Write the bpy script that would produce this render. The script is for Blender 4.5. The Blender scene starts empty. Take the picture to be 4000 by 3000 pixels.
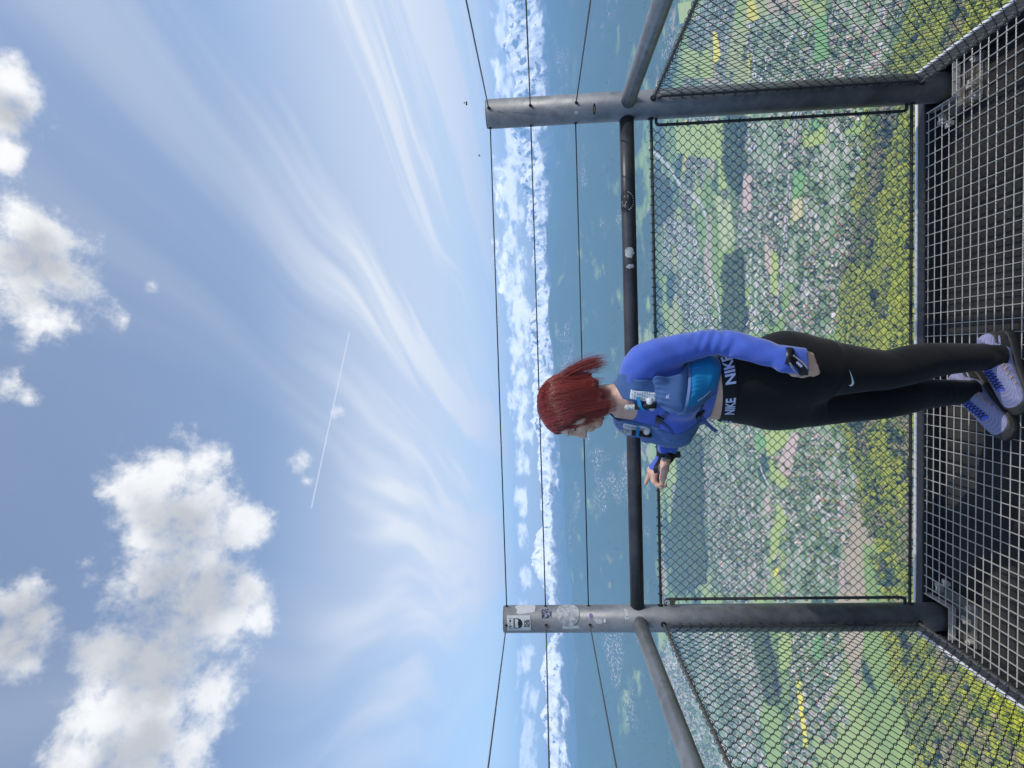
import bpy, bmesh, math, random
import numpy as np
from mathutils import Vector, Matrix, Euler

S = bpy.context.scene
COL = S.collection
R = math.radians
rng = np.random.default_rng(7)
random.seed(7)

# ------------------------------------------------------------------ camera
# The phone was held upright but the picture is stored on its side: world up
# points to the left of the frame.
CAM = np.array([0.0588, -2.2908, 0.3915])
psi, pit, rol = -0.048455, 0.055303, -0.030318
fw = np.array([math.sin(psi) * math.cos(pit), math.cos(psi) * math.cos(pit), math.sin(pit)])
rt = np.array([math.cos(psi), -math.sin(psi), 0.0])
up = np.cross(rt, fw)
rt, up = rt * math.cos(rol) + up * math.sin(rol), -rt * math.sin(rol) + up * math.cos(rol)
cd = bpy.data.cameras.new('camera')
cam = bpy.data.objects.new('camera', cd)
COL.objects.link(cam)
M = Matrix.Identity(4)
for i in range(3):
    M[i][0], M[i][1], M[i][2], M[i][3] = -up[i], rt[i], -fw[i], CAM[i]
cam.matrix_world = M
cd.sensor_width = 36.0
cd.lens = 36.0 * 2059.23 / 4000.0
cd.clip_start = 0.05
cd.clip_end = 200000.0
S.camera = cam

# ------------------------------------------------------------------ sky, sun, exposure
SUN_EL, SUN_AZ = R(50), R(112)
sun_dir = np.array([math.sin(SUN_AZ) * math.cos(SUN_EL), math.cos(SUN_AZ) * math.cos(SUN_EL), math.sin(SUN_EL)])
sd = bpy.data.lights.new('sun', 'SUN')
sd.energy = 5.0
sd.angle = R(0.53)
sd.color = (1.0, 0.94, 0.84)
sun = bpy.data.objects.new('sun', sd)
COL.objects.link(sun)
sun.rotation_euler = Vector(sun_dir).to_track_quat('Z', 'Y').to_euler()

S.view_settings.view_transform = 'Standard'
S.view_settings.look = 'None'
S.view_settings.exposure = 0.8
S.view_settings.gamma = 1.0
S.view_settings.use_curve_mapping = False
S.cycles.use_denoising = True
S.cycles.max_bounces = 5
S.cycles.diffuse_bounces = 3
S.cycles.glossy_bounces = 3
S.cycles.transmission_bounces = 4
S.cycles.transparent_max_bounces = 8
S.cycles.volume_bounces = 0
S.cycles.caustics_reflective = False
S.cycles.caustics_refractive = False


class NT:
    """Small helper to write node trees as expressions."""
    def __init__(self, tree):
        self.t = tree
        tree.nodes.clear()

    def n(self, kind, **kw):
        nd = self.t.nodes.new(kind)
        for k, v in kw.items():
            setattr(nd, k, v)
        return nd

    def link(self, a, b):
        self.t.links.new(a, b)

    def put(self, sock, v):
        if v is None:
            return
        if isinstance(v, bpy.types.NodeSocket):
            self.t.links.new(v, sock)
        else:
            sock.default_value = v

    def m(self, op, a, b=None, c=None, clamp=False):
        nd = self.n('ShaderNodeMath', operation=op, use_clamp=clamp)
        self.put(nd.inputs[0], a)
        self.put(nd.inputs[1], b)
        self.put(nd.inputs[2], c)
        return nd.outputs[0]

    def v(self, op, a, b=None, s=None):
        nd = self.n('ShaderNodeVectorMath', operation=op)
        self.put(nd.inputs[0], a)
        self.put(nd.inputs[1], b)
        if s is not None:
            self.put(nd.inputs['Scale'], s)
        return nd.outputs['Value'] if op in ('DOT_PRODUCT', 'LENGTH', 'DISTANCE') else nd.outputs['Vector']

    def smooth(self, x, a, b, lo=0.0, hi=1.0):
        nd = self.n('ShaderNodeMapRange', interpolation_type='SMOOTHSTEP')
        self.put(nd.inputs[0], x)
        for i, q in enumerate((a, b, lo, hi)):
            self.put(nd.inputs[1 + i], q)
        return nd.outputs[0]

    def mix(self, f, a, b, blend='MIX'):
        nd = self.n('ShaderNodeMix', data_type='RGBA', blend_type=blend)
        self.put(nd.inputs[0], f)
        for i, q in ((6, a), (7, b)):
            if isinstance(q, tuple) and len(q) == 3:
                q = q + (1.0,)
            self.put(nd.inputs[i], q)
        return nd.outputs[2]

    def noise(self, vec, scale, detail=4.0, rough=0.55, dist=0.0, dim='3D', out=0):
        nd = self.n('ShaderNodeTexNoise', noise_dimensions=dim)
        self.put(nd.inputs['Vector'], vec)
        self.put(nd.inputs['Scale'], scale)
        nd.inputs['Detail'].default_value = detail
        nd.inputs['Roughness'].default_value = rough
        nd.inputs['Distortion'].default_value = dist
        return nd.outputs[out]

    def ramp(self, f, stops, interp='LINEAR'):
        nd = self.n('ShaderNodeValToRGB')
        nd.color_ramp.interpolation = interp
        el = nd.color_ramp.elements
        while len(el) < len(stops):
            el.new(0.5)
        for e, (p, c) in zip(el, stops):
            e.position = p
            e.color = c if len(c) == 4 else tuple(c) + (1.0,)
        self.put(nd.inputs[0], f)
        return nd.outputs[0]

    def xyz(self, x, y, z):
        nd = self.n('ShaderNodeCombineXYZ')
        for i, q in enumerate((x, y, z)):
            self.put(nd.inputs[i], q)
        return nd.outputs[0]


def direction(el, az):
    el, az = R(el), R(az)
    return np.array([math.sin(az) * math.cos(el), math.cos(az) * math.cos(el), math.sin(el)])


world = bpy.data.worlds.new('World')
S.world = world
world.use_nodes = True
world.cycles.sampling_method = 'MANUAL'
world.cycles.sample_map_resolution = 512
w = NT(world.node_tree)
tc = w.n('ShaderNodeTexCoord')
D = tc.outputs['Generated']
sky = w.n('ShaderNodeTexSky', sky_type='NISHITA')
sky.sun_disc = False
sky.sun_elevation = SUN_EL
sky.sun_rotation = SUN_AZ
sky.altitude = 900
sky.air_density = 1.0
sky.dust_density = 1.2
sky.ozone_density = 1.2
skyc = sky.outputs[0]
sep = w.n('ShaderNodeSeparateXYZ')
w.link(D, sep.inputs[0])
dx, dy, dz = sep.outputs
zc = w.m('MAXIMUM', dz, 0.0)

# cirrus: long parallel streaks on a high sheet, running away towards the left horizon
ca, sa = math.cos(R(-24)), math.sin(R(-24))
inv = w.m('DIVIDE', 1.0, w.m('ADD', zc, 0.07))
px, py = w.m('MULTIPLY', dx, inv), w.m('MULTIPLY', dy, inv)
al = w.m('ADD', w.m('MULTIPLY', px, sa), w.m('MULTIPLY', py, ca))      # along the streaks
ac = w.m('SUBTRACT', w.m('MULTIPLY', px, ca), w.m('MULTIPLY', py, sa))  # across them
wob = w.noise(w.xyz(w.m('MULTIPLY', al, 0.35), w.m('MULTIPLY', ac, 0.35), 0.0), 1.0, 2.0)
ac2 = w.m('ADD', ac, w.m('MULTIPLY', wob, 0.9))
c1 = w.noise(w.xyz(w.m('MULTIPLY', al, 0.12), w.m('MULTIPLY', ac2, 1.15), 3.0), 1.0, 4.0, 0.62)
c2 = w.noise(w.xyz(w.m('MULTIPLY', al, 0.22), w.m('MULTIPLY', ac2, 0.42), 9.0), 1.0, 2.0, 0.5)
veil = w.m('MULTIPLY', w.smooth(c2, 0.18, 0.50), w.smooth(ac, -1.1, 0.35, 0.16, 1.0))
cir = w.m('MULTIPLY', w.smooth(c1, 0.43, 0.64), veil)
low = w.smooth(dz, 0.50, 0.22)                                           # thins out overhead
cir = w.m('MULTIPLY', w.m('ADD', w.m('MULTIPLY', cir, 1.05), w.m('MULTIPLY', veil, 0.58)), w.m('ADD', w.m('MULTIPLY', low, 0.8), 0.2))
cir = w.m('MULTIPLY', cir, w.smooth(dz, 0.0, 0.06))

# cumulus: puffs given by elevation, azimuth and angular radius
PUFFS = [
    (38.2, -12.9, 2.7), (35.9, -11.5, 2.9), (33.8, -10.5, 2.3), (36.8, -18.0, 3.3), (33.4, -16.1, 3.8), (30.0, -17.1, 2.4), (37.0, -23.6, 3.1), (33.0, -23.2, 3.9),
    (28.5, -23.7, 2.0), (37.5, -29.3, 2.5), (33.6, -29.4, 3.6), (30.5, -27.2, 2.9), (27.2, -26.8, 1.6), (37.0, -34.9, 2.5), (33.6, -34.9, 3.3), (30.7, -33.4, 2.6),
    (37.3, -38.9, 2.1), (33.3, -39.2, 3.1), (30.6, -37.8, 2.4), (44.3, 16.7, 2.1), (43.0, 14.9, 2.5), (42.7, 11.2, 2.4), (44.9, 9.8, 2.4), (44.1, 6.2, 1.8),
    (45.5, 12.9, 2.1), (41.1, 29.9, 1.5), (40.9, 27.9, 1.2), (42.7, 26.6, 1.6), (43.4, 22.9, 1.5), (39.1, 5.8, 0.9), (36.6, 9.2, 0.7), 
    (44.5, -24.4, 1.7), (42.9, -27.2, 1.5), (44.2, -29.3, 1.9), (42.7, -30.6, 1.1), (41.0, -21.0, 0.9), (45.7, -2.7, 0.8), (46.9, -0.8, 1.1), (24.8, -10.8, 1.2),
    (24.4, -12.6, 0.8), (21.7, -5.3, 0.6), (34.0, -45.0, 4.0), (32.0, -51.0, 3.5), (52.0, 14.0, 4.0), (51.0, 4.0, 3.5), (44.0, 34.0, 2.5), (46.0, 62.0, 5.0),
    (40.0, 70.0, 5.0), (42.0, 120.0, 6.0), (38.0, 132.0, 5.0), (42.0, -90.0, 6.0), (38.0, -100.0, 5.0), (44.0, -150.0, 6.0), (66.0, 120.0, 7.0),
]
BANK = [  # low clouds behind the range
    (2.0, 32.7, 1.7), (2.3, 31.0, 1.5), (2.0, 29.2, 1.6), (2.6, 27.3, 1.4), (1.9, 24.2, 1.5), (2.0, 21.3, 1.5), (2.9, 17.9, 1.8), (2.5, 14.8, 1.6),
    (2.9, 11.5, 1.8), (2.6, 8.1, 2.0), (2.0, 4.7, 1.7), (2.3, 1.7, 1.5), (2.2, -1.3, 1.5), (2.5, -4.3, 1.6), (2.1, -7.9, 1.3), 
    (2.2, -11.3, 1.1), (2.5, -15.2, 1.0), (2.4, -19.0, 0.9), (2.2, -23.1, 0.9), (2.5, -27.0, 1.1), (2.3, -30.2, 1.1), (2.1, -33.3, 1.1),
    (2.2, -36.6, 1.1), (2.0, -38.6, 1.1), (2.2, -42.0, 1.6), (2.2, -47.0, 1.8), (2.2, 37.0, 1.8), (2.3, 42.0, 1.8), (2.3, 48.0, 2.0),
]


def puff_field(puffs, flat, grow):
    """smooth union of round puffs on the celestial sphere, flattened vertically by flat"""
    Df = w.v('MULTIPLY', D, (1.0, 1.0, flat))
    tot = None
    for el, az, ra in puffs:
        c = direction(el, az) * np.array([1, 1, flat])
        r = math.sin(R(ra * grow))
        wt = 1.0 if ra > 1.4 or flat > 2 else 0.62
        e = w.m('MULTIPLY_ADD', w.v('DISTANCE', Df, tuple(c)), -wt / r, wt)
        tot = e if tot is None else w.m('SMOOTH_MAX', tot, e, 0.3)
    return tot


warp = w.v('SCALE', w.v('SUBTRACT', w.noise(D, 9.0, 2.0, 0.6, out=1), (0.5, 0.5, 0.5)), s=0.035)
Dw = w.v('ADD', D, warp)
n1 = w.noise(Dw, 13.0, 6.0, 0.66)
n2 = w.noise(Dw, 50.0, 3.0, 0.66)
n3 = w.noise(D, 7.0, 2.0, 0.55)
pf = w.m('MINIMUM', puff_field(PUFFS, 1.05, 1.5), 0.8)
den = w.m('ADD', pf, w.m('ADD', w.m('MULTIPLY', w.m('SUBTRACT', n1, 0.5), 2.2), w.m('MULTIPLY', w.m('SUBTRACT', n2, 0.5), 0.55)))
cum = w.smooth(den, 0.08, 0.85)
CORES = [(34.5, -17.0, 5.5), (33.5, -24.0, 6.5), (34.0, -31.0, 6.5), (34.0, -38.0, 6.0), (44.0, 12.5, 4.0), (44.0, -27.5, 3.0), (42.0, 27.0, 2.0), (34.0, -46.0, 5.0)]
thick = puff_field(CORES, 1.05, 1.0)
core = w.smooth(w.m('ADD', w.m('MULTIPLY', thick, 1.1), w.m('ADD', w.m('MULTIPLY', w.m('SUBTRACT', n3, 0.5), 2.4), w.m('MULTIPLY', w.m('SUBTRACT', n1, 0.5), 1.5))), -0.05, 0.95)
bank_n = w.noise(w.v('MULTIPLY', Dw, (1.0, 1.0, 2.2)), 30.0, 5.0, 0.62)
bf = w.m('MINIMUM', puff_field(BANK, 2.2, 1.7), 0.5)
bden = w.m('ADD', bf, w.m('MULTIPLY', w.m('SUBTRACT', bank_n, 0.5), 3.0))
bank = w.smooth(bden, -0.05, 0.75)
bcore = w.smooth(w.m('ADD', bden, w.m('MULTIPLY', w.m('SUBTRACT', n2, 0.5), 1.4)), 0.4, 1.5)

# one fresh aeroplane trail
A_, B_ = direction(20.0, 3.6), direction(23.83, -15.8)
nn = np.cross(A_, B_)
nn /= np.linalg.norm(nn)
mid = (A_ + B_) / np.linalg.norm(A_ + B_)
tv = np.cross(nn, mid)
half = 0.5 * math.acos(float(A_ @ B_))
off = w.m('ABSOLUTE', w.v('DOT_PRODUCT', D, tuple(nn)))
alng = w.v('DOT_PRODUCT', D, tuple(tv))
trail = w.m('MULTIPLY', w.smooth(off, 0.0018, 0.0004), w.m('MULTIPLY', w.smooth(w.m('ABSOLUTE', alng), half, half * 0.97), w.m('GREATER_THAN', w.v('DOT_PRODUCT', D, tuple(mid)), 0.0)))
trail = w.m('MULTIPLY', trail, 0.55)

SKY = 0.1
K = 1.0 / SKY
c = w.mix(cir, skyc, (0.55 * K, 0.555 * K, 0.56 * K))
c = w.mix(trail, c, (0.52 * K, 0.54 * K, 0.58 * K))
bcol = w.mix(bcore, (2.1 * K, 2.0 * K, 1.85 * K), (1.2 * K, 1.18 * K, 1.14 * K))
c = w.mix(w.m('MULTIPLY', bank, 0.92), c, bcol)
ccol = w.mix(core, (0.62 * K, 0.61 * K, 0.59 * K), (0.35 * K, 0.35 * K, 0.35 * K))
c = w.mix(cum, c, ccol)
bg = w.n('ShaderNodeBackground')
w.link(c, bg.inputs[0])
bg.inputs[1].default_value = SKY
wo = w.n('ShaderNodeOutputWorld')
w.link(bg.outputs[0], wo.inputs[0])


# ------------------------------------------------------------------ helpers
def obj(name, mesh, mat=None, parent=None, label=None, cat=None, group=None, kind=None, loc=None):
    o = bpy.data.objects.new(name, mesh)
    COL.objects.link(o)
    if mat is not None and mesh is not None and not mesh.materials:
        mesh.materials.append(mat)
    if parent is not None:
        o.parent = parent
    if loc is not None:
        o.location = loc
    tag(o, label, cat, group, kind)
    return o


def tag(o, label=None, cat=None, group=None, kind=None):
    for k, q in (('label', label), ('category', cat), ('group', group), ('kind', kind)):
        if q:
            o[k] = q
    return o


def empty(name, loc, label=None, cat=None, group=None, kind=None):
    o = bpy.data.objects.new(name, None)
    o.empty_display_size = 0.1
    COL.objects.link(o)
    o.location = loc
    return tag(o, label, cat, group, kind)


def child(name, mesh, mat, parent, **kw):
    """a mesh given in world coordinates, parented without moving it"""
    o = obj(name, mesh, mat, parent, **kw)
    p = parent
    off = Vector((0, 0, 0))
    while p is not None:
        off += p.location
        p = p.parent
    o.location = -off
    return o


class MB:
    """collects vertices and faces of one mesh"""
    def __init__(self):
        self.v, self.f, self.n = [], [], 0

    def add(self, v, f):
        v = np.asarray(v, float).reshape(-1, 3)
        self.v.append(v)
        self.f.extend([tuple(int(i) + self.n for i in q) for q in f])
        self.n += len(v)

    def mesh(self, name, smooth=False):
        me = bpy.data.meshes.new(name)
        me.from_pydata(np.concatenate(self.v).tolist(), [], self.f)
        me.update()
        if smooth:
            me.polygons.foreach_set('use_smooth', [True] * len(me.polygons))
        return me

    def box(self, lo, hi):
        (a, b, c), (d, e, f) = lo, hi
        self.add([(a, b, c), (d, b, c), (d, e, c), (a, e, c), (a, b, f), (d, b, f), (d, e, f), (a, e, f)],
                 [(0, 3, 2, 1), (4, 5, 6, 7), (0, 1, 5, 4), (1, 2, 6, 5), (2, 3, 7, 6), (3, 0, 4, 7)])

    def tube(self, pts, rad, sides=8, cap=True, closed=False, twist=0.0):
        pts = np.asarray(pts, float)
        n = len(pts)
        rad = np.broadcast_to(np.asarray(rad, float), (n,))
        if closed:
            t = np.roll(pts, -1, 0) - np.roll(pts, 1, 0)
        else:
            t = np.gradient(pts, axis=0)
        t /= np.linalg.norm(t, axis=1)[:, None] + 1e-12
        a = np.array([0, 0, 1.0]) if abs(t[0][2]) < 0.9 else np.array([1.0, 0, 0])
        u = np.cross(t[0], a)
        u /= np.linalg.norm(u)
        vs = []
        ang = np.linspace(0, 2 * np.pi, sides, endpoint=False)
        for i in range(n):
            u = u - t[i] * (u @ t[i])
            u /= np.linalg.norm(u)
            q = np.cross(t[i], u)
            an = ang + twist * i
            vs.append(pts[i] + rad[i] * (np.cos(an)[:, None] * u + np.sin(an)[:, None] * q))
        f = []
        m = n if closed else n - 1
        for i in range(m):
            j = (i + 1) % n
            for k in range(sides):
                l = (k + 1) % sides
                f.append((i * sides + k, i * sides + l, j * sides + l, j * sides + k))
        if cap and not closed:
            f.append(tuple(range(sides - 1, -1, -1)))
            f.append(tuple((n - 1) * sides + k for k in range(sides)))
        self.add(np.concatenate(vs), f)


def np_mesh(name, v, f, smooth=False):
    """fast mesh from arrays; f is (n,3) or (n,4)"""
    me = bpy.data.meshes.new(name)
    v = np.asarray(v, np.float32)
    f = np.asarray(f, np.int32)
    k = f.shape[1]
    me.vertices.add(len(v))
    me.vertices.foreach_set('co', v.ravel())
    me.loops.add(f.size)
    me.loops.foreach_set('vertex_index', f.ravel())
    me.polygons.add(len(f))
    me.polygons.foreach_set('loop_start', np.arange(len(f), dtype=np.int32) * k)
    me.polygons.foreach_set('loop_total', np.full(len(f), k, np.int32))
    me.update(calc_edges=True)
    me.validate()
    if smooth:
        me.polygons.foreach_set('use_smooth', np.ones(len(me.polygons), bool))
    return me


def mat(name, col, rough=0.6, metal=0.0, var=0.0, scale=20.0, bump=0.0, bscale=200.0, spec=0.5, col2=None, detail=5.0, coords='Object', sheen=0.0):
    ma = bpy.data.materials.new(name)
    ma.use_nodes = True
    t = NT(ma.node_tree)
    b = t.n('ShaderNodeBsdfPrincipled')
    o = t.n('ShaderNodeOutputMaterial')
    t.link(b.outputs[0], o.inputs[0])
    co = t.n('ShaderNodeTexCoord').outputs[coords]
    col = tuple(col) + (1.0,)
    if var or col2:
        nz = t.noise(co, scale, detail, 0.6)
        if col2:
            cc = t.mix(t.smooth(nz, 0.4, 0.62), col, tuple(col2) + (1.0,))
        else:
            cc = t.mix(nz, tuple(q * (1 - var) for q in col[:3]) + (1.0,), tuple(min(1, q * (1 + var)) for q in col[:3]) + (1.0,))
        t.link(cc, b.inputs['Base Color'])
    else:
        b.inputs['Base Color'].default_value = col
    b.inputs['Roughness'].default_value = rough
    b.inputs['Metallic'].default_value = metal
    b.inputs['Specular IOR Level'].default_value = spec
    if sheen:
        b.inputs['Sheen Weight'].default_value = sheen
    if bump:
        bn = t.n('ShaderNodeBump')
        bn.inputs['Strength'].default_value = bump
        bn.inputs['Distance'].default_value = 0.002
        t.link(t.noise(co, bscale, 3.0, 0.6), bn.inputs['Height'])
        t.link(bn.outputs[0], b.inputs['Normal'])
    return ma


def hash01(ix, iy, seed=0):
    h = (ix.astype(np.int64) * 374761393 + iy.astype(np.int64) * 668265263 + seed * 974634) & 0x7fffffff
    h = ((h ^ (h >> 13)) * 1274126177) & 0x7fffffff
    return ((h ^ (h >> 16)) & 0xffff) / 65535.0


def vnoise(x, y, seed=0):
    ix, iy = np.floor(x), np.floor(y)
    fx, fy = x - ix, y - iy
    fx, fy = fx * fx * (3 - 2 * fx), fy * fy * (3 - 2 * fy)
    a, b = hash01(ix, iy, seed), hash01(ix + 1, iy, seed)
    c_, d = hash01(ix, iy + 1, seed), hash01(ix + 1, iy + 1, seed)
    return (a * (1 - fx) + b * fx) * (1 - fy) + (c_ * (1 - fx) + d * fx) * fy


def fbm(x, y, oct=5, seed=0, ridged=False):
    s, amp, tot = 0.0, 1.0, 0.0
    for k in range(oct):
        q = vnoise(x * 2 ** k + 17.3 * k, y * 2 ** k - 9.1 * k, seed + k)
        if ridged:
            q = 1 - np.abs(2 * q - 1)
        s = s + amp * q
        tot += amp
        amp *= 0.5
    return s / tot


def inside(px, py, poly):
    r = np.zeros(len(px), bool)
    n = len(poly)
    for i in range(n):
        x1, y1 = poly[i]
        x2, y2 = poly[(i + 1) % n]
        if y1 == y2:
            continue
        c_ = ((y1 > py) != (y2 > py)) & (px < (x2 - x1) * (py - y1) / (y2 - y1) + x1)
        r ^= c_
    return r


def to_px(p):
    """full-size upright pixel of a world point: used only to choose which trees and houses are the largest in view"""
    d = np.asarray(p, float) - CAM
    z = d @ fw
    return 1500 + 2059.2 * (d @ rt) / z, 2000 - 2059.2 * (d @ up) / z, z

# ------------------------------------------------------------------ the land below (metres, as seen from a hilltop tower)
FIELDS = [
    ('d', [(620,1920),(600,1830),(520,1840),(520,1910)]),
    ('b', [(520,1920),(510,1850),(440,1860),(440,1920)]),
    ('p', [(760,2370),(730,2270),(590,2280),(600,2380)]),
    ('d', [(740,1800),(700,1690),(670,1670),(700,1800)]),
    ('g', [(720,1840),(670,1680),(620,1680),(670,1850)]),
    ('g', [(1430,3460),(1070,2580),(910,2620),(1260,3440)]),
    ('l', [(790,2750),(700,2530),(500,2470),(480,2640),(690,2710)]),
    ('g', [(990,2680),(950,2580),(760,2550),(790,2680)]),
    ('p', [(460,2150),(460,2120),(280,2090),(330,2160)]),
    ('g', [(380,2110),(360,2030),(200,2040),(220,2100)]),
    ('d', [(340,1480),(340,1420),(280,1420),(280,1460)]),
    ('g', [(360,1410),(360,1370),(320,1380),(300,1400)]),
    ('g', [(480,1420),(460,1360),(430,1360),(460,1410)]),
    ('d', [(-370,2280),(-320,2190),(-390,2160),(-440,2240)]),
    ('g', [(-320,2170),(-300,1950),(-340,1970),(-400,2070),(-430,2160)]),
    ('p', [(-310,1950),(-280,1870),(-410,1920),(-460,1950),(-470,2040),(-430,2050),(-360,1990)]),
    ('g', [(-440,2150),(-430,2070),(-490,1950),(-530,2010),(-510,2080)]),
    ('g', [(-550,2080),(-620,1980),(-810,2080),(-870,2140),(-730,2130),(-640,2070)]),
    ('p', [(-590,2180),(-600,2140),(-650,2120),(-680,2190)]),
    ('y', [(-870,2100),(-840,2050),(-890,2080),(-900,2100)]),
    ('p', [(-650,1600),(-630,1570),(-710,1570),(-720,1610)]),
    ('g', [(-630,3810),(-590,3500),(-870,3520),(-910,3760)]),
    ('y', [(-1200,1930),(-1180,1890),(-1400,1840),(-1430,1870)]),
    ('y', [(-1380,1980),(-1360,1940),(-1380,1950),(-1390,1970)]),
    ('g', [(-1110,2070),(-1050,1960),(-1170,1950),(-1260,2060)]),
    ('d', [(-1000,1800),(-930,1740),(-1020,1740),(-1060,1790)]),
    ('g', [(2100,3330),(1950,3080),(1820,3020),(1960,3300)]),
    ('y', [(1580,2730),(1540,2670),(1390,2620),(1420,2730)]),
    ('d', [(1030,1760),(1010,1690),(870,1680),(900,1770)]),
    ('g', [(1800,3270),(1500,2750),(1350,2730),(1620,3240)]),
]
TOWNS = [
    ('i', [(1000,2300),(860,1990),(670,2040),(760,2290)]),
    ('h', [(710,2450),(610,2040),(510,1980),(390,2090),(460,2430)]),
    ('h', [(570,1840),(660,1730),(550,1430),(470,1400),(390,1470),(350,1410),(250,1450),(200,1540),(40,1580),(60,1980),(290,1930),(430,1950)]),
    ('i', [(420,2330),(370,2160),(70,2130),(80,2340)]),
    ('i', [(910,3610),(720,3080),(450,2940),(100,2730),(120,3230),(540,3460)]),
    ('h', [(-410,2970),(-330,2320),(-460,2260),(-560,2220),(-740,2160),(-990,2150),(-1340,2910),(-810,2990)]),
    ('h', [(-470,1940),(-300,1890),(-250,1770),(-230,1420),(-370,1460),(-540,1550),(-630,1570),(-760,1630),(-960,2020),(-790,2020),(-640,1980)]),
    ('h', [(-1940,3650),(-1280,2400),(-1290,2150),(-1860,2340),(-2070,2590),(-2050,3080)]),
    ('h', [(-1000,1880),(-930,1740),(-890,1620),(-940,1600),(-1130,1700),(-1310,1750),(-1290,1820),(-1090,1820)]),
    ('h', [(-2340,3920),(-2590,3240),(-2070,2590),(-1990,3080),(-2080,3800)]),
    ('i', [(1370,2310),(1150,1900),(1050,1780),(900,1900),(1090,2280)]),
]
WOODS = [
    ('w', [(1090,2540),(990,2330),(810,2340),(760,2380),(670,2420),(800,2550),(940,2580)]),
    ('w', [(470,2560),(410,2350),(80,2340),(90,2670),(360,2600)]),
    ('w', [(-510,3560),(-470,3020),(-740,2970),(-960,3000),(-1290,2950),(-1680,3640),(-1290,3790),(-860,3490)]),
    ('w', [(1340,4080),(1170,3620),(910,3530),(930,3980)]),
    ('w', [(-1240,2320),(-1150,2150),(-1370,2060),(-1480,2170),(-1350,2250)]),
]
MEADOWS = [
    ('m', [(100,1270),(100,1140),(40,1150),(60,1240)]),
    ('m', [(-270,1390),(-270,1340),(-360,1370),(-350,1400)]),
    ('m', [(-570,1500),(-560,1450),(-650,1460),(-670,1520)]),
    ('m', [(-460,1360),(-440,1290),(-520,1330),(-530,1380)]),
    ('m', [(-330,1300),(-320,1220),(-350,1260),(-350,1290)]),
    ('m', [(-1030,1610),(-800,1460),(-760,1420),(-860,1440),(-1030,1480),(-1190,1560),(-1070,1570)]),
    ('m', [(-760,1410),(-720,1340),(-870,1370),(-930,1420)]),
    ('m', [(-680,1260),(-640,1190),(-640,1130),(-700,1220)]),
    ('m', [(-810,1100),(-800,1070),(-850,1060),(-880,1110)]),
]
ROADS = [
    ('26', [(1550,4110),(1270,3660),(1030,3360),(820,2980),(700,2860),(640,2840),(530,2890),(420,2850),(280,2730),(200,2690),(90,2670)]),
    ('12', [(810,1890),(670,1930),(510,1970),(340,1990),(210,2040),(150,2050)]),
    ('9', [(800,1870),(660,1910),(500,1950),(340,1970)]),
    ('22', [(-430,2690),(-580,2560),(-650,2470),(-700,2410),(-760,2340),(-840,2290),(-950,2280),(-1000,2280)]),
    ('12', [(-470,2220),(-490,2220),(-530,2170),(-560,2090),(-600,2040),(-610,1950),(-600,1880)]),
    ('9', [(500,1840),(400,1760),(270,1770),(180,1870)]),
    ('9', [(-490,1790),(-520,1680),(-490,1560)]),
    ('9', [(-640,1720),(-650,1650),(-640,1590)]),
]
RP = np.array([0, 150, 400, 700, 1000, 1300, 1600, 1900, 2200, 1e9])
ZP = np.array([-45, -150, -330, -520, -690, -800, -868, -895, -900, -900.0])
RIDGE_AZ = [-60, -40, -20, -8, 0, 3.75, 6, 8.4, 11.4, 13.6, 17, 22, 30, 60]
RIDGE_EL = [-2.3, -2.5, -2.2, -1.7, -1.25, -1.05, -1.16, -1.5, -1.84, -2.2, -3.0, -3.5, -3.3, -2.6]


def smoothstep(a, b, x):
    t = np.clip((x - a) / (b - a), 0, 1)
    return t * t * (3 - 2 * t)


def land(x, y):
    r = np.hypot(x, y)
    az = np.degrees(np.arctan2(x, y))
    z = np.interp(r, RP, ZP)
    z = z + (fbm(x / 260, y / 260, 3, 3) - 0.5) * 46 * smoothstep(80, 500, r) * smoothstep(2100, 1500, r)
    z = z + (fbm(x / 900, y / 900, 3, 5) - 0.45) * 50 * smoothstep(3000, 5200, r)
    z = z + (fbm(x / 2600, y / 2600, 4, 8) - 0.4) * 430 * smoothstep(9000, 9900, r)
    for r0, tab, sd, wf in ((6900.0, RIDGE_EL, 11, 1500.0), (8300.0, [q * 0.55 - 0.55 for q in RIDGE_EL[::-1]], 15, 900.0), (9300.0, [-1.75] * len(RIDGE_EL), 19, 650.0)):
        el_ = np.interp(az, RIDGE_AZ, tab) + (1.5 if r0 > 8000 else 0.9) * (fbm(az / 6.5, az * 0 + sd, 5, sd + 2) - 0.5)
        top = r0 * np.tan(np.radians(el_)) + 900
        q = (r - r0) / np.where(r < r0, wf, 600.0)
        z = np.maximum(z, -900 + top * np.exp(-q * q) * (0.94 + 0.12 * fbm(x / 700, y / 700, 4, sd)))
    top2 = 900 + 10300 * np.tan(np.radians(-1.9 + 1.4 * (fbm(az / 6, az * 0 + 3, 4, 21) - 0.5)))
    q = (r - 10300) / 800
    return np.maximum(z, -900 + top2 * np.exp(-q * q))


az = np.concatenate([np.arange(-180, -54, 3.0), np.arange(-54, 54, 0.4), np.arange(54, 180, 3.0)])
rr = np.concatenate([[4, 12], np.geomspace(25, 2600, 185), np.geomspace(2670, 12000, 76)])
AZ, RR = np.meshgrid(np.radians(az), rr)
X, Y = RR * np.sin(AZ), RR * np.cos(AZ)
Z = land(X, Y)
V = np.stack([X, Y, Z], -1).reshape(-1, 3)
na, nr = len(az), len(rr)
ii, jj = np.meshgrid(np.arange(nr - 1), np.arange(na), indexing='ij')
a_ = ii * na + jj
b_ = ii * na + (jj + 1) % na
Fq = np.stack([a_, b_, b_ + na, a_ + na], -1).reshape(-1, 4)
ground_me = np_mesh('ground', V, Fq[:, ::-1], True)


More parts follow.
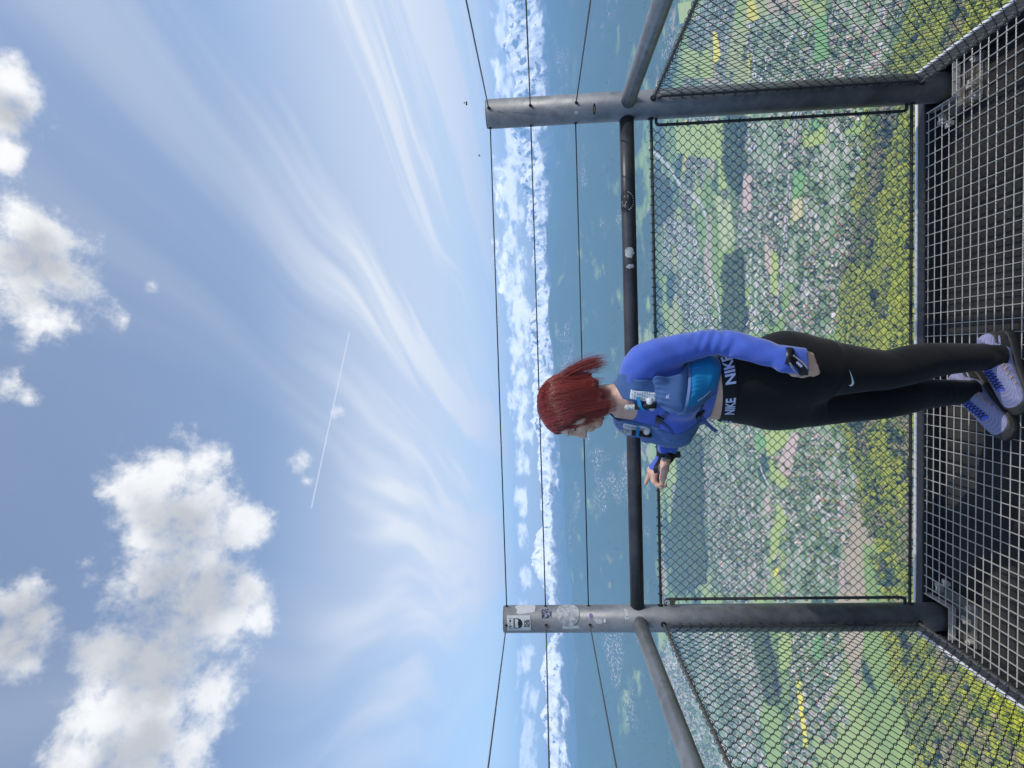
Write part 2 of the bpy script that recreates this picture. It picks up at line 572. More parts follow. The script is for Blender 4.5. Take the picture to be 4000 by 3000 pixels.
def in_any(x, y, polys, kinds=None):
    m = np.zeros(len(x), bool)
    for k, p in polys:
        if kinds is None or k in kinds:
            m |= inside(x, y, p)
    return m


def is_forest(x, y):
    """woodland on the slope under the tower"""
    r = np.hypot(x, y)
    edge = 1480 + 130 * (fbm(x / 300, y / 300, 3, 31) - 0.5) * 2 + 60 * np.sin(x / 210.0)
    m = (r < edge) & ~in_any(x, y, MEADOWS) & ~in_any(x, y, TOWNS)
    return m


def settled(x, y):
    """where the suburbs spread between the drawn fields and woods"""
    r = np.hypot(x, y)
    m = (fbm(x / 430, y / 430, 4, 101) + 0.10 * (fbm(x / 90, y / 90, 2, 103) - 0.5) > 0.55 - 0.03 * smoothstep(1500, 2300, r)) & (r > 1480) & (r < 3900)
    return m & ~in_any(x, y, FIELDS) & ~in_any(x, y, WOODS) & ~in_any(x, y, MEADOWS)


fx_, fy_ = V[:, 0], V[:, 1]
wood = (is_forest(fx_, fy_) | in_any(fx_, fy_, WOODS)).astype(np.float32)
town = ((in_any(fx_, fy_, TOWNS) & ~in_any(fx_, fy_, FIELDS)) | settled(fx_, fy_)).astype(np.float32)
for nm, arr in (('wood', wood), ('town', town)):
    at = ground_me.attributes.new(nm, 'FLOAT', 'POINT')
    at.data.foreach_set('value', arr)

gm = bpy.data.materials.new('farmland')
gm.use_nodes = True
t = NT(gm.node_tree)
bs = t.n('ShaderNodeBsdfPrincipled')
ou = t.n('ShaderNodeOutputMaterial')
t.link(bs.outputs[0], ou.inputs[0])
bs.inputs['Roughness'].default_value = 0.95
bs.inputs['Specular IOR Level'].default_value = 0.1
pos = t.n('ShaderNodeNewGeometry').outputs['Position']
mp = t.n('ShaderNodeMapping')
t.link(pos, mp.inputs[0])
mp.inputs['Rotation'].default_value = (0, 0, R(28))
mp.inputs['Scale'].default_value = (1 / 420, 1 / 190, 0)
vo = t.n('ShaderNodeTexVoronoi', voronoi_dimensions='2D')
t.link(mp.outputs[0], vo.inputs['Vector'])
vo.inputs['Scale'].default_value = 1.0
cellv = t.n('ShaderNodeSeparateColor')
t.link(vo.outputs['Color'], cellv.inputs[0])
fieldc = t.ramp(cellv.outputs[0], [(0.0, (0.18, 0.26, 0.06)), (0.22, (0.24, 0.32, 0.075)), (0.42, (0.28, 0.34, 0.10)), (0.58, (0.12, 0.17, 0.05)), (0.70, (0.30, 0.32, 0.13)), (0.82, (0.36, 0.29, 0.20)), (0.90, (0.21, 0.29, 0.08)), (0.97, (0.50, 0.46, 0.05))], 'CONSTANT')
spk = t.noise(pos, 0.05, 3.0, 0.6)
fieldc = t.mix(t.m('MULTIPLY', spk, 0.35), fieldc, (0.06, 0.10, 0.03))
# scattered copses and farmsteads, as texture only far away
dist_ = t.v('LENGTH', pos)
cop = t.smooth(t.noise(pos, 0.0028, 7.0, 0.64), t.smooth(dist_, 3200.0, 5800.0, 0.56, 0.25), t.smooth(dist_, 3200.0, 5800.0, 0.60, 0.42))
fieldc = t.mix(cop, fieldc, (0.035, 0.065, 0.035))
vil = t.m('MULTIPLY', t.smooth(dist_, 3000.0, 3800.0), t.m('MULTIPLY', t.smooth(t.noise(pos, 0.0011, 3.0, 0.6), 0.56, 0.64), t.smooth(t.noise(pos, 0.045, 2.0, 0.7), 0.56, 0.62)))
fieldc = t.mix(vil, fieldc, (0.45, 0.40, 0.37))
atw = t.n('ShaderNodeAttribute', attribute_name='wood').outputs['Fac']
att = t.n('ShaderNodeAttribute', attribute_name='town').outputs['Fac']
townc = t.ramp(t.noise(pos, 0.03, 4.0, 0.7), [(0.38, (0.09, 0.15, 0.06)), (0.50, (0.15, 0.22, 0.09)), (0.56, (0.30, 0.28, 0.25)), (0.68, (0.40, 0.37, 0.34))])
woodc = t.ramp(t.noise(pos, 0.02, 4.0, 0.6), [(0.4, (0.05, 0.045, 0.025)), (0.62, (0.10, 0.10, 0.035))])
cc = t.mix(t.smooth(att, 0.3, 0.7), fieldc, townc)
cc = t.mix(t.smooth(atw, 0.4, 0.6), cc, woodc)
t.link(cc, bs.inputs['Base Color'])
ground = obj('ground', ground_me, gm, kind='structure')

# ------------------------------------------------------------------ the snowy range on the horizon
MAZ = [-70, -45, -38, -28.4, -24, -19.9, -16, -12.7, -8.4, -3, 1.3, 5, 7.7, 10, 13, 17.4, 19.5, 22.8, 28.5, 33, 40, 70]
MEL = [0.7, 0.7, 0.6, 0.85, 1.35, 1.9, 1.5, 1.25, 1.05, 1.0, 1.1, 0.65, 0.7, 1.2, 1.6, 2.2, 2.3, 2.2, 2.1, 1.7, 1.4, 1.0]
maz = np.radians(np.arange(-66, 66, 0.085))
mr = np.linspace(9600, 12400, 100)
A2, R2 = np.meshgrid(maz, mr)
mx, my = R2 * np.sin(A2), R2 * np.cos(A2)
amp = 900 + 11000 * np.tan(np.radians(np.interp(np.degrees(A2), MAZ, MEL)))
rg = fbm(mx / 1650, my / 1650, 7, 41, True)
rg2 = fbm(mx / 440, my / 440, 5, 47, True)
q = (R2 - 11000) / np.where(R2 < 11000, 1500, 1300)
body = np.exp(-np.abs(q) ** 2.2)
mz = -905 + amp * body * (0.46 + 0.62 * rg ** 1.25) + (rg2 - 0.5) * 200 * body
crest = (fbm(mx / 750, my / 750, 5, 53, True) - 0.62) * 480 * np.exp(-(q / 0.6) ** 2)
mz = mz + crest
Vm = np.stack([mx, my, mz], -1).reshape(-1, 3)
nm_ = len(maz)
ii, jj = np.meshgrid(np.arange(len(mr) - 1), np.arange(nm_ - 1), indexing='ij')
a_ = ii * nm_ + jj
Fm = np.stack([a_, a_ + 1, a_ + 1 + nm_, a_ + nm_], -1).reshape(-1, 4)
snow = bpy.data.materials.new('snow_and_rock')
snow.use_nodes = True
t = NT(snow.node_tree)
bs = t.n('ShaderNodeBsdfPrincipled')
ou = t.n('ShaderNodeOutputMaterial')
t.link(bs.outputs[0], ou.inputs[0])
bs.inputs['Roughness'].default_value = 0.8
ge = t.n('ShaderNodeNewGeometry')
pos = ge.outputs['Position']
sp = t.n('ShaderNodeSeparateXYZ')
t.link(pos, sp.inputs[0])
sn = t.n('ShaderNodeSeparateXYZ')
t.link(ge.outputs['Normal'], sn.inputs[0])
nz = t.noise(pos, 0.0022, 6.0, 0.65)
nz2 = t.noise(pos, 0.009, 4.0, 0.65)
hgt = t.smooth(t.m('ADD', sp.outputs[2], t.m('MULTIPLY', t.m('SUBTRACT', nz, 0.5), 900.0)), -230.0, -80.0)
stp = t.smooth(t.m('ADD', sn.outputs[2], t.m('MULTIPLY', t.m('SUBTRACT', nz2, 0.5), 1.5)), 0.44, 0.58)
sf = t.m('MULTIPLY', hgt, stp)
rock = t.mix(t.smooth(sp.outputs[2], -330.0, -60.0), (0.03, 0.05, 0.03), (0.09, 0.085, 0.08))
t.link(t.mix(sf, rock, (0.88, 0.88, 0.88)), bs.inputs['Base Color'])
obj('mountains', np_mesh('mountains', Vm, Fm[:, ::-1], False), snow, kind='structure')

# ------------------------------------------------------------------ fields and roads in the valley
FC = {'g': (0.27, 0.33, 0.08), 'd': (0.13, 0.26, 0.08), 'b': (0.42, 0.38, 0.20), 'p': (0.38, 0.29, 0.25), 'y': (0.55, 0.50, 0.04), 'l': (0.31, 0.35, 0.17)}
FN = {'g': 'grass', 'd': 'young_corn', 'b': 'stubble', 'p': 'ploughed_soil', 'y': 'rapeseed', 'l': 'dry_meadow'}
FM = {k: mat(FN[k], FC[k], 0.95, var=0.16, scale=0.02, spec=0.1, detail=6.0) for k in FC}


def drape(name, outline, lift):
    bm = bmesh.new()
    vs = [bm.verts.new((x, y, 0)) for x, y in outline]
    bm.faces.new(vs)
    bmesh.ops.subdivide_edges(bm, edges=bm.edges[:], cuts=5)
    bmesh.ops.triangulate(bm, faces=bm.faces[:])
    xs = np.array([q.co[:] for q in bm.verts])
    zz = land(xs[:, 0], xs[:, 1])
    for q, z_ in zip(bm.verts, zz):
        q.co.z = z_ + lift
    bmesh.ops.recalc_face_normals(bm, faces=bm.faces[:])
    if sum(f.normal.z for f in bm.faces) < 0:
        bmesh.ops.reverse_faces(bm, faces=bm.faces[:])
    me = bpy.data.meshes.new(name)
    bm.to_mesh(me)
    bm.free()
    return me


for k, p in FIELDS:
    cx_, cy_ = np.mean(p, 0)
    far = math.hypot(cx_, cy_) > 1700
    obj('field', drape('field', p, 1.6 if far else 5.0), FM[k], kind='structure')
road_m = mat('pale_asphalt', (0.36, 0.35, 0.34), 0.9, var=0.1, scale=0.05)
for wd, p in ROADS:
    p = np.array(p, float)
    s = np.concatenate([[0], np.cumsum(np.hypot(*np.diff(p, axis=0).T))])
    ss = np.linspace(0, s[-1], max(12, int(s[-1] / 40)))
    c_ = np.stack([np.interp(ss, s, p[:, 0]), np.interp(ss, s, p[:, 1])], -1)
    ker = np.array([1, 2, 3, 2, 1]) / 9
    c_[2:-2] = np.stack([np.convolve(c_[:, k], ker, 'valid') for k in (0, 1)], -1)
    tg = np.gradient(c_, axis=0)
    tg /= np.linalg.norm(tg, axis=1)[:, None]
    nrm = np.stack([-tg[:, 1], tg[:, 0]], -1)
    hw = float(wd) / 2
    L_, R_ = c_ + nrm * hw, c_ - nrm * hw
    xy = np.stack([L_, R_], 1).reshape(-1, 2)
    z_ = land(xy[:, 0], xy[:, 1]) + 2.6
    n_ = len(c_)
    f_ = np.stack([np.arange(n_ - 1) * 2, np.arange(n_ - 1) * 2 + 1, np.arange(n_ - 1) * 2 + 3, np.arange(n_ - 1) * 2 + 2], -1)
    obj('road', np_mesh('road', np.concatenate([xy, z_[:, None]], 1), f_), road_m, kind='structure')

# ------------------------------------------------------------------ houses
WALLS = [mat('plaster_' + n, c_, 0.9) for n, c_ in (('white', (0.52, 0.48, 0.44)), ('cream', (0.46, 0.39, 0.32)), ('grey', (0.38, 0.37, 0.36)))]
ROOFS = [mat('roof_' + n, c_, 0.85) for n, c_ in (('red_tile', (0.36, 0.19, 0.14)), ('brown_tile', (0.25, 0.17, 0.13)), ('pale_tile', (0.52, 0.40, 0.35)), ('grey_slate', (0.24, 0.24, 0.26)), ('white_flat', (0.44, 0.43, 0.41)))]


def house_parts(w_, l_, h_, pitch):
    """walls with gables, and a roof with eaves; flat roof when pitch is 0"""
    a, b = w_ / 2, l_ / 2
    wb, rb = MB(), MB()
    if pitch:
        t_ = h_ + a * pitch
        wb.add([(-a, -b, -4), (a, -b, -4), (a, b, -4), (-a, b, -4), (-a, -b, h_), (a, -b, h_), (a, b, h_), (-a, b, h_), (0, -b, t_), (0, b, t_)],
               [(0, 1, 5, 8, 4), (2, 3, 7, 9, 6), (1, 2, 6, 5), (3, 0, 4, 7)])
        e = 0.6
        A, B, q = a + e, b + e, h_ - e * pitch
        d = 0.35
        rb.add([(-A, -B, q), (0, -B, t_), (A, -B, q), (-A, B, q), (0, B, t_), (A, B, q), (-A, -B, q + d), (0, -B, t_ + d), (A, -B, q + d), (-A, B, q + d), (0, B, t_ + d), (A, B, q + d)],
               [(6, 7, 10, 9), (7, 8, 11, 10), (0, 3, 4, 1), (1, 4, 5, 2), (0, 1, 7, 6), (1, 2, 8, 7), (3, 9, 10, 4), (4, 10, 11, 5), (0, 6, 9, 3), (2, 5, 11, 8)])
    else:
        wb.box((-a, -b, -4), (a, b, h_))
        rb.box((-a - 0.3, -b - 0.3, h_), (a + 0.3, b + 0.3, h_ + 0.5))
    return wb, rb


hx, hy, hk = [], [], []
for k, p in TOWNS:
    P_ = np.array(p, float)
    lo, hi = P_.min(0), P_.max(0)
    area = (hi - lo).prod()
    n_ = int(area / (430 if k == 'h' else 900))
    x_ = rng.uniform(lo[0], hi[0], n_)
    y_ = rng.uniform(lo[1], hi[1], n_)
    dn = 0.6 * fbm(x_ / 260, y_ / 260, 3, 61) + 0.4 * fbm(x_ / 70, y_ / 70, 2, 62)
    keep = inside(x_, y_, p) & (dn > 0.47) & ~in_any(x_, y_, FIELDS) & ~in_any(x_, y_, WOODS)
    hx.append(x_[keep])
    hy.append(y_[keep])
    hk.append(np.full(keep.sum(), k == 'i'))
x_, y_ = rng.uniform(-3000, 3000, 26000), rng.uniform(1300, 3900, 26000)
k_ = settled(x_, y_) & ~in_any(x_, y_, TOWNS) & ~is_forest(x_, y_) & (np.abs(np.degrees(np.arctan2(x_, y_))) < 46)
hx.append(x_[k_])
hy.append(y_[k_])
hk.append(np.zeros(k_.sum(), bool))
hx, hy, hk = map(np.concatenate, (hx, hy, hk))
# thin out overlapping ones on a 19 m lattice
key = (np.floor(hx / 19)).astype(int) * 100003 + np.floor(hy / 19).astype(int)
_, first = np.unique(key, return_index=True)
hx, hy, hk = hx[first], hy[first], hk[first]
hz = land(hx, hy)
pu, pv, pz = to_px(np.stack([hx, hy, hz], -1))
order = np.argsort(pz)
seen = (pu > 20) & (pu < 2980) & (pv < 3560) & (pv > 2520)
PROTO = []
for w_, l_, h_, pi_, wm, rm in ((9, 11, 5.5, 0.75, 0, 0), (10, 12, 6, 0.65, 1, 1), (8.5, 10, 5.5, 0.9, 0, 2), (11, 15, 7, 0.6, 0, 3), (10, 10, 5.5, 0.8, 2, 1), (14, 20, 8, 0, 0, 4)):
    wb, rb = house_parts(w_, l_, h_, pi_)
    PROTO.append((wb, rb, wb.mesh('house_walls'), rb.mesh('house_roof'), wm, rm))
    PROTO[-1][2].materials.append(WALLS[wm])
    PROTO[-1][3].materials.append(ROOFS[rm])
HN = ['white plastered house with a red tiled roof in the valley town', 'cream plastered house with a brown tiled roof in the valley town', 'white plastered house with a pale pinkish tiled roof in the valley town',
      'larger white house with a grey slate roof in the valley town', 'grey house with a brown tiled roof in the valley town', 'long white flat-roofed block in the valley town']
cnt = 0
rest = []
grid_rot = (fbm(hx / 400, hy / 400, 2, 71) * 6.0)
for i in order:
    k = 5 if (hk[i] and rng.random() < 0.5) else int(rng.choice(6, p=[0.26, 0.2, 0.24, 0.12, 0.13, 0.05]))
    rz = grid_rot[i] + rng.choice([0, math.pi / 2])
    s_ = rng.uniform(0.6, 0.95) * (1.15 if hk[i] and k == 5 else 1.0)
    if seen[i] and cnt < 300:
        cnt += 1
        o = bpy.data.objects.new('house', PROTO[k][2])
        COL.objects.link(o)
        o.location = (hx[i], hy[i], hz[i])
        o.rotation_euler = (0, 0, rz)
        o.scale = (s_, s_, s_)
        tag(o, HN[k], 'house', 'houses of the valley town, ' + HN[k].split(' in the')[0])
        rf = bpy.data.objects.new('roof', PROTO[k][3])
        COL.objects.link(rf)
        rf.parent = o
    else:
        rest.append((i, k, rz, s_))
# the thousands farther away: one town
for part, mats in ((0, WALLS), (1, ROOFS)):
    vs, fs, ms, n0 = [], [], [], 0
    for i, k, rz, s_ in rest:
        mb = PROTO[k][part]
        v_ = np.concatenate(mb.v) * s_
        c_, q_ = math.cos(rz), math.sin(rz)
        vs.append(np.stack([v_[:, 0] * c_ - v_[:, 1] * q_ + hx[i], v_[:, 0] * q_ + v_[:, 1] * c_ + hy[i], v_[:, 2] + hz[i]], -1))
        fs.extend([tuple(a + n0 for a in f) for f in mb.f])
        ms.extend([PROTO[k][4 + part]] * len(mb.f))
        n0 += len(v_)
    me = bpy.data.meshes.new('town')
    me.from_pydata(np.concatenate(vs), [], fs)
    for m_ in mats:
        me.materials.append(m_)
    me.polygons.foreach_set('material_index', ms)
    if part == 0:
        town_o = obj('distant_town', me, label='thousands of small houses spread over the hazy valley', cat='town', kind='stuff')
    else:
        obj('roofs', me, parent=town_o, kind='stuff')


# ------------------------------------------------------------------ trees
def leaf_mat(name, c1, c2, trans):
    ma = bpy.data.materials.new(name)
    ma.use_nodes = True
    t = NT(ma.node_tree)
    oi = t.n('ShaderNodeObjectInfo')
    nz_ = t.noise(t.n('ShaderNodeTexCoord').outputs['Object'], 0.35, 3.0, 0.7)
    f_ = t.m('ADD', t.m('MULTIPLY', oi.outputs['Random'], 0.7), t.m('MULTIPLY', nz_, 0.3))
    col = t.mix(f_, c1, c2)
    d_ = t.n('ShaderNodeBsdfDiffuse')
    tr = t.n('ShaderNodeBsdfTranslucent')
    t.link(col, d_.inputs[0])
    t.link(col, tr.inputs[0])
    mx_ = t.n('ShaderNodeMixShader')
    mx_.inputs[0].default_value = trans
    t.link(d_.outputs[0], mx_.inputs[1])
    t.link(tr.outputs[0], mx_.inputs[2])
    o_ = t.n('ShaderNodeOutputMaterial')
    t.link(mx_.outputs[0], o_.inputs[0])
    return ma


LEAF = [leaf_mat('fresh_leaves', (0.34, 0.41, 0.03), (0.62, 0.63, 0.06), 0.5),
        leaf_mat('green_leaves', (0.15, 0.22, 0.04), (0.32, 0.38, 0.08), 0.45),
        leaf_mat('bare_twigs', (0.26, 0.23, 0.13), (0.44, 0.40, 0.20), 0.4),
        leaf_mat('needles', (0.05, 0.085, 0.05), (0.10, 0.14, 0.06), 0.2)]
bark = mat('bark', (0.09, 0.075, 0.06), 0.95, var=0.3, scale=2.0)


def crown(kind, seed, n=330):
    """leaf clumps spread through an uneven crown about 12 m wide (unit: metres, base at 0)"""
    g = np.random.default_rng(seed)
    vs, fs = [], []
    if kind == 3:
        hh = g.random(n) ** 0.8
        rad = (1 - hh) * 3.4 * (0.55 + 0.45 * g.random(n)) + 0.15
        an = g.random(n) * 6.283
        c_ = np.stack([rad * np.cos(an), rad * np.sin(an), 2 + hh * 19], -1)
        nrm = np.stack([np.cos(an), np.sin(an), np.full(n, 0.7)], -1)
        sz = 1.0 + 0.9 * (1 - hh)
    else:
        lobes = g.normal(size=(9, 3)) * np.array([3.0, 3.0, 2.4]) + np.array([0, 0, 13.0])
        lr = g.uniform(2.1, 3.4, 9)
        k = g.integers(0, 9, n)
        d_ = g.normal(size=(n, 3))
        d_ /= np.linalg.norm(d_, axis=1)[:, None]
        d_[:, 2] = np.where(g.random(n) < 0.75, np.abs(d_[:, 2]), d_[:, 2])
        c_ = lobes[k] + d_ * lr[k][:, None] * (0.75 + 0.3 * g.random(n))[:, None]
        nrm = d_
        sz = g.uniform(0.75, 1.35, n)
    nrm = nrm + g.normal(size=(n, 3)) * 0.45
    nrm /= np.linalg.norm(nrm, axis=1)[:, None]
    a = np.cross(nrm, g.normal(size=(n, 3)))
    a /= np.linalg.norm(a, axis=1)[:, None]
    b = np.cross(nrm, a)
    a, b = a * sz[:, None], b * sz[:, None] * 0.8
    vs = np.stack([c_ - a - b * 0.3, c_ + a * 0.2 - b, c_ + a + b * 0.3, c_ - a * 0.2 + b], 1).reshape(-1, 3)
    fs = np.arange(n * 4).reshape(n, 4)
    if kind != 3:
        # inner mass of the lobes so that the crown is not hollow
        bm = bmesh.new()
        for q_, r_ in zip(lobes, lr):
            bmesh.ops.create_icosphere(bm, subdivisions=1, radius=r_ * 0.78, matrix=Matrix.Translation(Vector(q_)))
        bv = np.array([q.co[:] for q in bm.verts])
        bfc = np.array([[q.index for q in f.verts] + [f.verts[0].index] for f in bm.faces])
        bm.free()
        bv += g.normal(size=bv.shape) * 0.3
    else:
        ang = np.linspace(0, 6.283, 9)[:-1]
        bv = np.concatenate([np.stack([np.cos(ang) * 2.4, np.sin(ang) * 2.4, np.full(8, 2.5)], -1), [[0, 0, 20]]])
        bfc = np.array([[i, (i + 1) % 8, 8, 8] for i in range(8)])
    me = bpy.data.meshes.new('crown')
    faces = [tuple(q) for q in fs] + [tuple(int(x) + len(vs) for x in q[:3]) for q in bfc]
    me.from_pydata(np.concatenate([vs, bv]).tolist(), [], faces)
    me.materials.append(LEAF[kind])
    return me


tb = MB()
tb.tube([(0, 0, -3), (0.1, 0, 3), (-0.1, 0.1, 8), (0.2, 0, 13)], [0.42, 0.33, 0.24, 0.1], 6)
for an in range(4):
    tb.tube([(0, 0, 7 + an * 0.8), (1.6 * math.cos(an * 1.7), 1.6 * math.sin(an * 1.7), 9.5 + an), (3.0 * math.cos(an * 1.7), 3.0 * math.sin(an * 1.7), 11.5 + an)], [0.16, 0.1, 0.04], 4)
TRUNK = tb.mesh('trunk')
TRUNK.materials.append(bark)
CROWN = [crown(0, 1), crown(0, 2), crown(1, 3), crown(1, 4), crown(2, 5), crown(2, 6), crown(3, 7), crown(3, 8)]
TL = ['yellow-green broadleaf tree in fresh leaf in the wood on the slope below', 'mid-green broadleaf tree in the wood on the slope below',
      'grey-brown tree barely in leaf in the wood on the slope below', 'dark green conifer in the wood on the slope below']

# positions on a jittered lattice, only where the platform can look
step = 13.0
gx, gy = np.meshgrid(np.arange(-1500, 1500, step), np.arange(250, 1650, step))
tx = (gx + rng.uniform(-4.6, 4.6, gx.shape)).ravel()
ty = (gy + rng.uniform(-4.6, 4.6, gx.shape)).ravel()
k_ = (np.abs(np.degrees(np.arctan2(tx, ty))) < 52) & (np.hypot(tx, ty) > 330)
tx, ty = tx[k_], ty[k_]
k_ = is_forest(tx, ty) & (fbm(tx / 45, ty / 45, 2, 91) > 0.27)
tx, ty = tx[k_], ty[k_]
tz = land(tx, ty)
sel = fbm(tx / 130, ty / 130, 3, 81) + rng.normal(0, 0.075, len(tx))
rnear = np.hypot(tx, ty)
kind = np.where(sel > 0.44 + 0.03 * (rnear > 1250), 0, np.where(sel > 0.36, 1, 2))
kind = np.where(fbm(tx / 90, ty / 90, 2, 87) + rng.normal(0, 0.05, len(tx)) > 0.74, 3, kind)
tu, tv_, td = to_px(np.stack([tx, ty, tz + 12], -1))
vis = (tu > 30) & (tu < 2970) & (tv_ > 2600) & (tv_ < 3990)
# what the platform floor hides is left to the mass of the wood
vis &= (tv_ < 3540) | (tu < 1.0 * (540 - (tv_ - 3560) * 0.78)) | (tu > 2720 + (tv_ - 3588) * 0.74)
pick = np.where(vis)[0][np.argsort(td[vis])][:300]
proto_col = bpy.data.collections.new('tree_kinds')
done = set()
picked = set(pick.tolist())
need = {0: 2, 1: 2, 2: 2, 3: 2}
for j, i in enumerate(pick):
    k = int(kind[i])
    var = (j % 2)
    o = bpy.data.objects.new('tree', CROWN[2 * k + var])
    COL.objects.link(o)
    o.location = (tx[i], ty[i], tz[i])
    o.rotation_euler = (0, 0, rng.uniform(0, 6.28))
    s_ = rng.uniform(0.9, 1.5)
    o.scale = (s_, s_, s_ * rng.uniform(0.85, 1.1))
    tag(o, TL[k], 'tree', 'slope wood: ' + TL[k].split(' in the')[0])
    tr = bpy.data.objects.new('trunk', TRUNK)
    COL.objects.link(tr)
    tr.parent = o


def mass_of_trees(name, pts, kinds, sizes, label):
    """instances of the crowns on points; nobody could count these"""
    me = bpy.data.meshes.new(name)
    me.from_pydata(np.asarray(pts).tolist(), [], [])
    for nm, arr, ty_ in (('idx', kinds, 'INT'), ('scl', sizes, 'FLOAT'), ('yaw', rng.uniform(0, 6.28, len(pts)), 'FLOAT')):
        at = me.attributes.new(nm, ty_, 'POINT')
        at.data.foreach_set('value', np.asarray(arr, np.int32 if ty_ == 'INT' else np.float32))
    o = obj(name, me, label=label, cat='wood', kind='stuff')
    ng = bpy.data.node_groups.new(name, 'GeometryNodeTree')
    ng.interface.new_socket('Geometry', in_out='INPUT', socket_type='NodeSocketGeometry')
    ng.interface.new_socket('Geometry', in_out='OUTPUT', socket_type='NodeSocketGeometry')
    N = ng.nodes
    gi, go = N.new('NodeGroupInput'), N.new('NodeGroupOutput')
    ci = N.new('GeometryNodeCollectionInfo')
    ci.inputs[0].default_value = proto_col
    ci.inputs[1].default_value = True
    ci.inputs[2].default_value = True
    ip = N.new('GeometryNodeInstanceOnPoints')
    ip.inputs['Pick Instance'].default_value = True

    def attr(nm, ty_):
        q = N.new('GeometryNodeInputNamedAttribute')
        q.data_type = ty_
        q.inputs[0].default_value = nm
        return q.outputs[0]
    L = ng.links.new
    L(gi.outputs[0], ip.inputs['Points'])
    L(ci.outputs[0], ip.inputs['Instance'])
    L(attr('idx', 'INT'), ip.inputs['Instance Index'])
    cx_ = N.new('ShaderNodeCombineXYZ')
    L(attr('yaw', 'FLOAT'), cx_.inputs[2])
    L(cx_.outputs[0], ip.inputs['Rotation'])
    L(attr('scl', 'FLOAT'), ip.inputs['Scale'])
    L(ip.outputs[0], go.inputs[0])
    md = o.modifiers.new('trees', 'NODES')
    md.node_group = ng
    return o


# the crown shapes the masses draw on: eight of the trees already standing on the slope (sorted by name)
byme = {}
for o in COL.objects:
    if o.name.startswith('tree') and o.data and o.data.name not in byme:
        byme[o.data.name] = o
names = [m_.name for m_ in CROWN]
missing = [n for n in names if n not in byme]
for n in missing:
    i = int(pick[0])
    far_i = [q for q in range(len(tx)) if q not in picked][0]
    o = bpy.data.objects.new('tree', bpy.data.meshes[n])
    COL.objects.link(o)
    o.location = (tx[far_i], ty[far_i], tz[far_i])
    kk = names.index(n) // 2
    tag(o, TL[kk], 'tree', 'slope wood: ' + TL[kk].split(' in the')[0])
    byme[n] = o
for n in names:
    proto_col.objects.link(byme[n])
order_in_col = sorted(names, key=lambda n: byme[n].name)
slot = {names.index(n): order_in_col.index(n) for n in names}
lut = np.array([slot[i] for i in range(8)])

m_ = np.ones(len(tx), bool)
m_[pick] = False
mi = np.where(m_)[0]
mass_of_trees('slope_wood', np.stack([tx[mi], ty[mi], tz[mi]], -1), lut[2 * kind[mi] + rng.integers(0, 2, len(mi))], rng.uniform(0.85, 1.5, len(mi)),
              'dense spring wood of mixed green trees covering the hillside')
# valley woods, garden trees and hedges
vx, vy, vk, vs_ = [], [], [], []
for _, p in WOODS:
    P_ = np.array(p, float)
    lo, hi = P_.min(0) - 40, P_.max(0) + 40
    g1, g2 = np.meshgrid(np.arange(lo[0], hi[0], 15), np.arange(lo[1], hi[1], 15))
    x_, y_ = (g1 + rng.uniform(-6, 6, g1.shape)).ravel(), (g2 + rng.uniform(-6, 6, g1.shape)).ravel()
    jx, jy = x_ + (fbm(x_ / 90, y_ / 90, 2, 12) - 0.5) * 90, y_ + (fbm(x_ / 90, y_ / 90, 2, 13) - 0.5) * 90
    k_ = inside(jx, jy, p)
    vx.append(x_[k_]); vy.append(y_[k_])
    vk.append(rng.choice([2, 3, 2, 3, 6, 7], k_.sum()))
    vs_.append(rng.uniform(1.0, 1.4, k_.sum()))
for k, p in TOWNS:
    P_ = np.array(p, float)
    lo, hi = P_.min(0) - 60, P_.max(0) + 60
    n_ = int((hi - lo).prod() / 340)
    x_, y_ = rng.uniform(lo[0], hi[0], n_), rng.uniform(lo[1], hi[1], n_)
    k_ = inside(x_ + rng.normal(0, 30, n_), y_ + rng.normal(0, 30, n_), p) & ~in_any(x_, y_, FIELDS)
    k_ &= fbm(x_ / 90, y_ / 90, 3, 15) > (0.42 if k == 'h' else 0.52)
    vx.append(x_[k_]); vy.append(y_[k_])
    vk.append(rng.choice([1, 2, 3, 3, 6, 7], k_.sum()))
    vs_.append(rng.uniform(0.45, 0.95, k_.sum()))
n_ = 34000
x_, y_ = rng.uniform(-3000, 3000, n_), rng.uniform(1300, 3900, n_)
k_ = settled(x_, y_) & ~in_any(x_, y_, TOWNS) & (np.abs(np.degrees(np.arctan2(x_, y_))) < 46) & (fbm(x_ / 90, y_ / 90, 3, 15) > 0.42)
vx.append(x_[k_]); vy.append(y_[k_]); vk.append(rng.choice([1, 2, 3, 3, 6, 7], k_.sum())); vs_.append(rng.uniform(0.45, 0.95, k_.sum()))
n_ = 26000
x_, y_ = rng.uniform(-3600, 3600, n_), rng.uniform(1500, 5200, n_)
hedge = np.abs(fbm(x_ / 330, y_ / 330, 3, 19) - 0.5)
k_ = (hedge < 0.022) & ~in_any(x_, y_, TOWNS) & ~in_any(x_, y_, WOODS) & (rng.random(n_) < 0.8)
vx.append(x_[k_]); vy.append(y_[k_]); vk.append(rng.choice([2, 3, 6], k_.sum())); vs_.append(rng.uniform(0.6, 1.1, k_.sum()))
vx, vy, vk, vs_ = map(np.concatenate, (vx, vy, vk, vs_))
mass_of_trees('valley_trees', np.stack([vx, vy, land(vx, vy) - 3 * vs_], -1), lut[vk], vs_, 'hazy blue-green woods and garden trees across the valley floor')

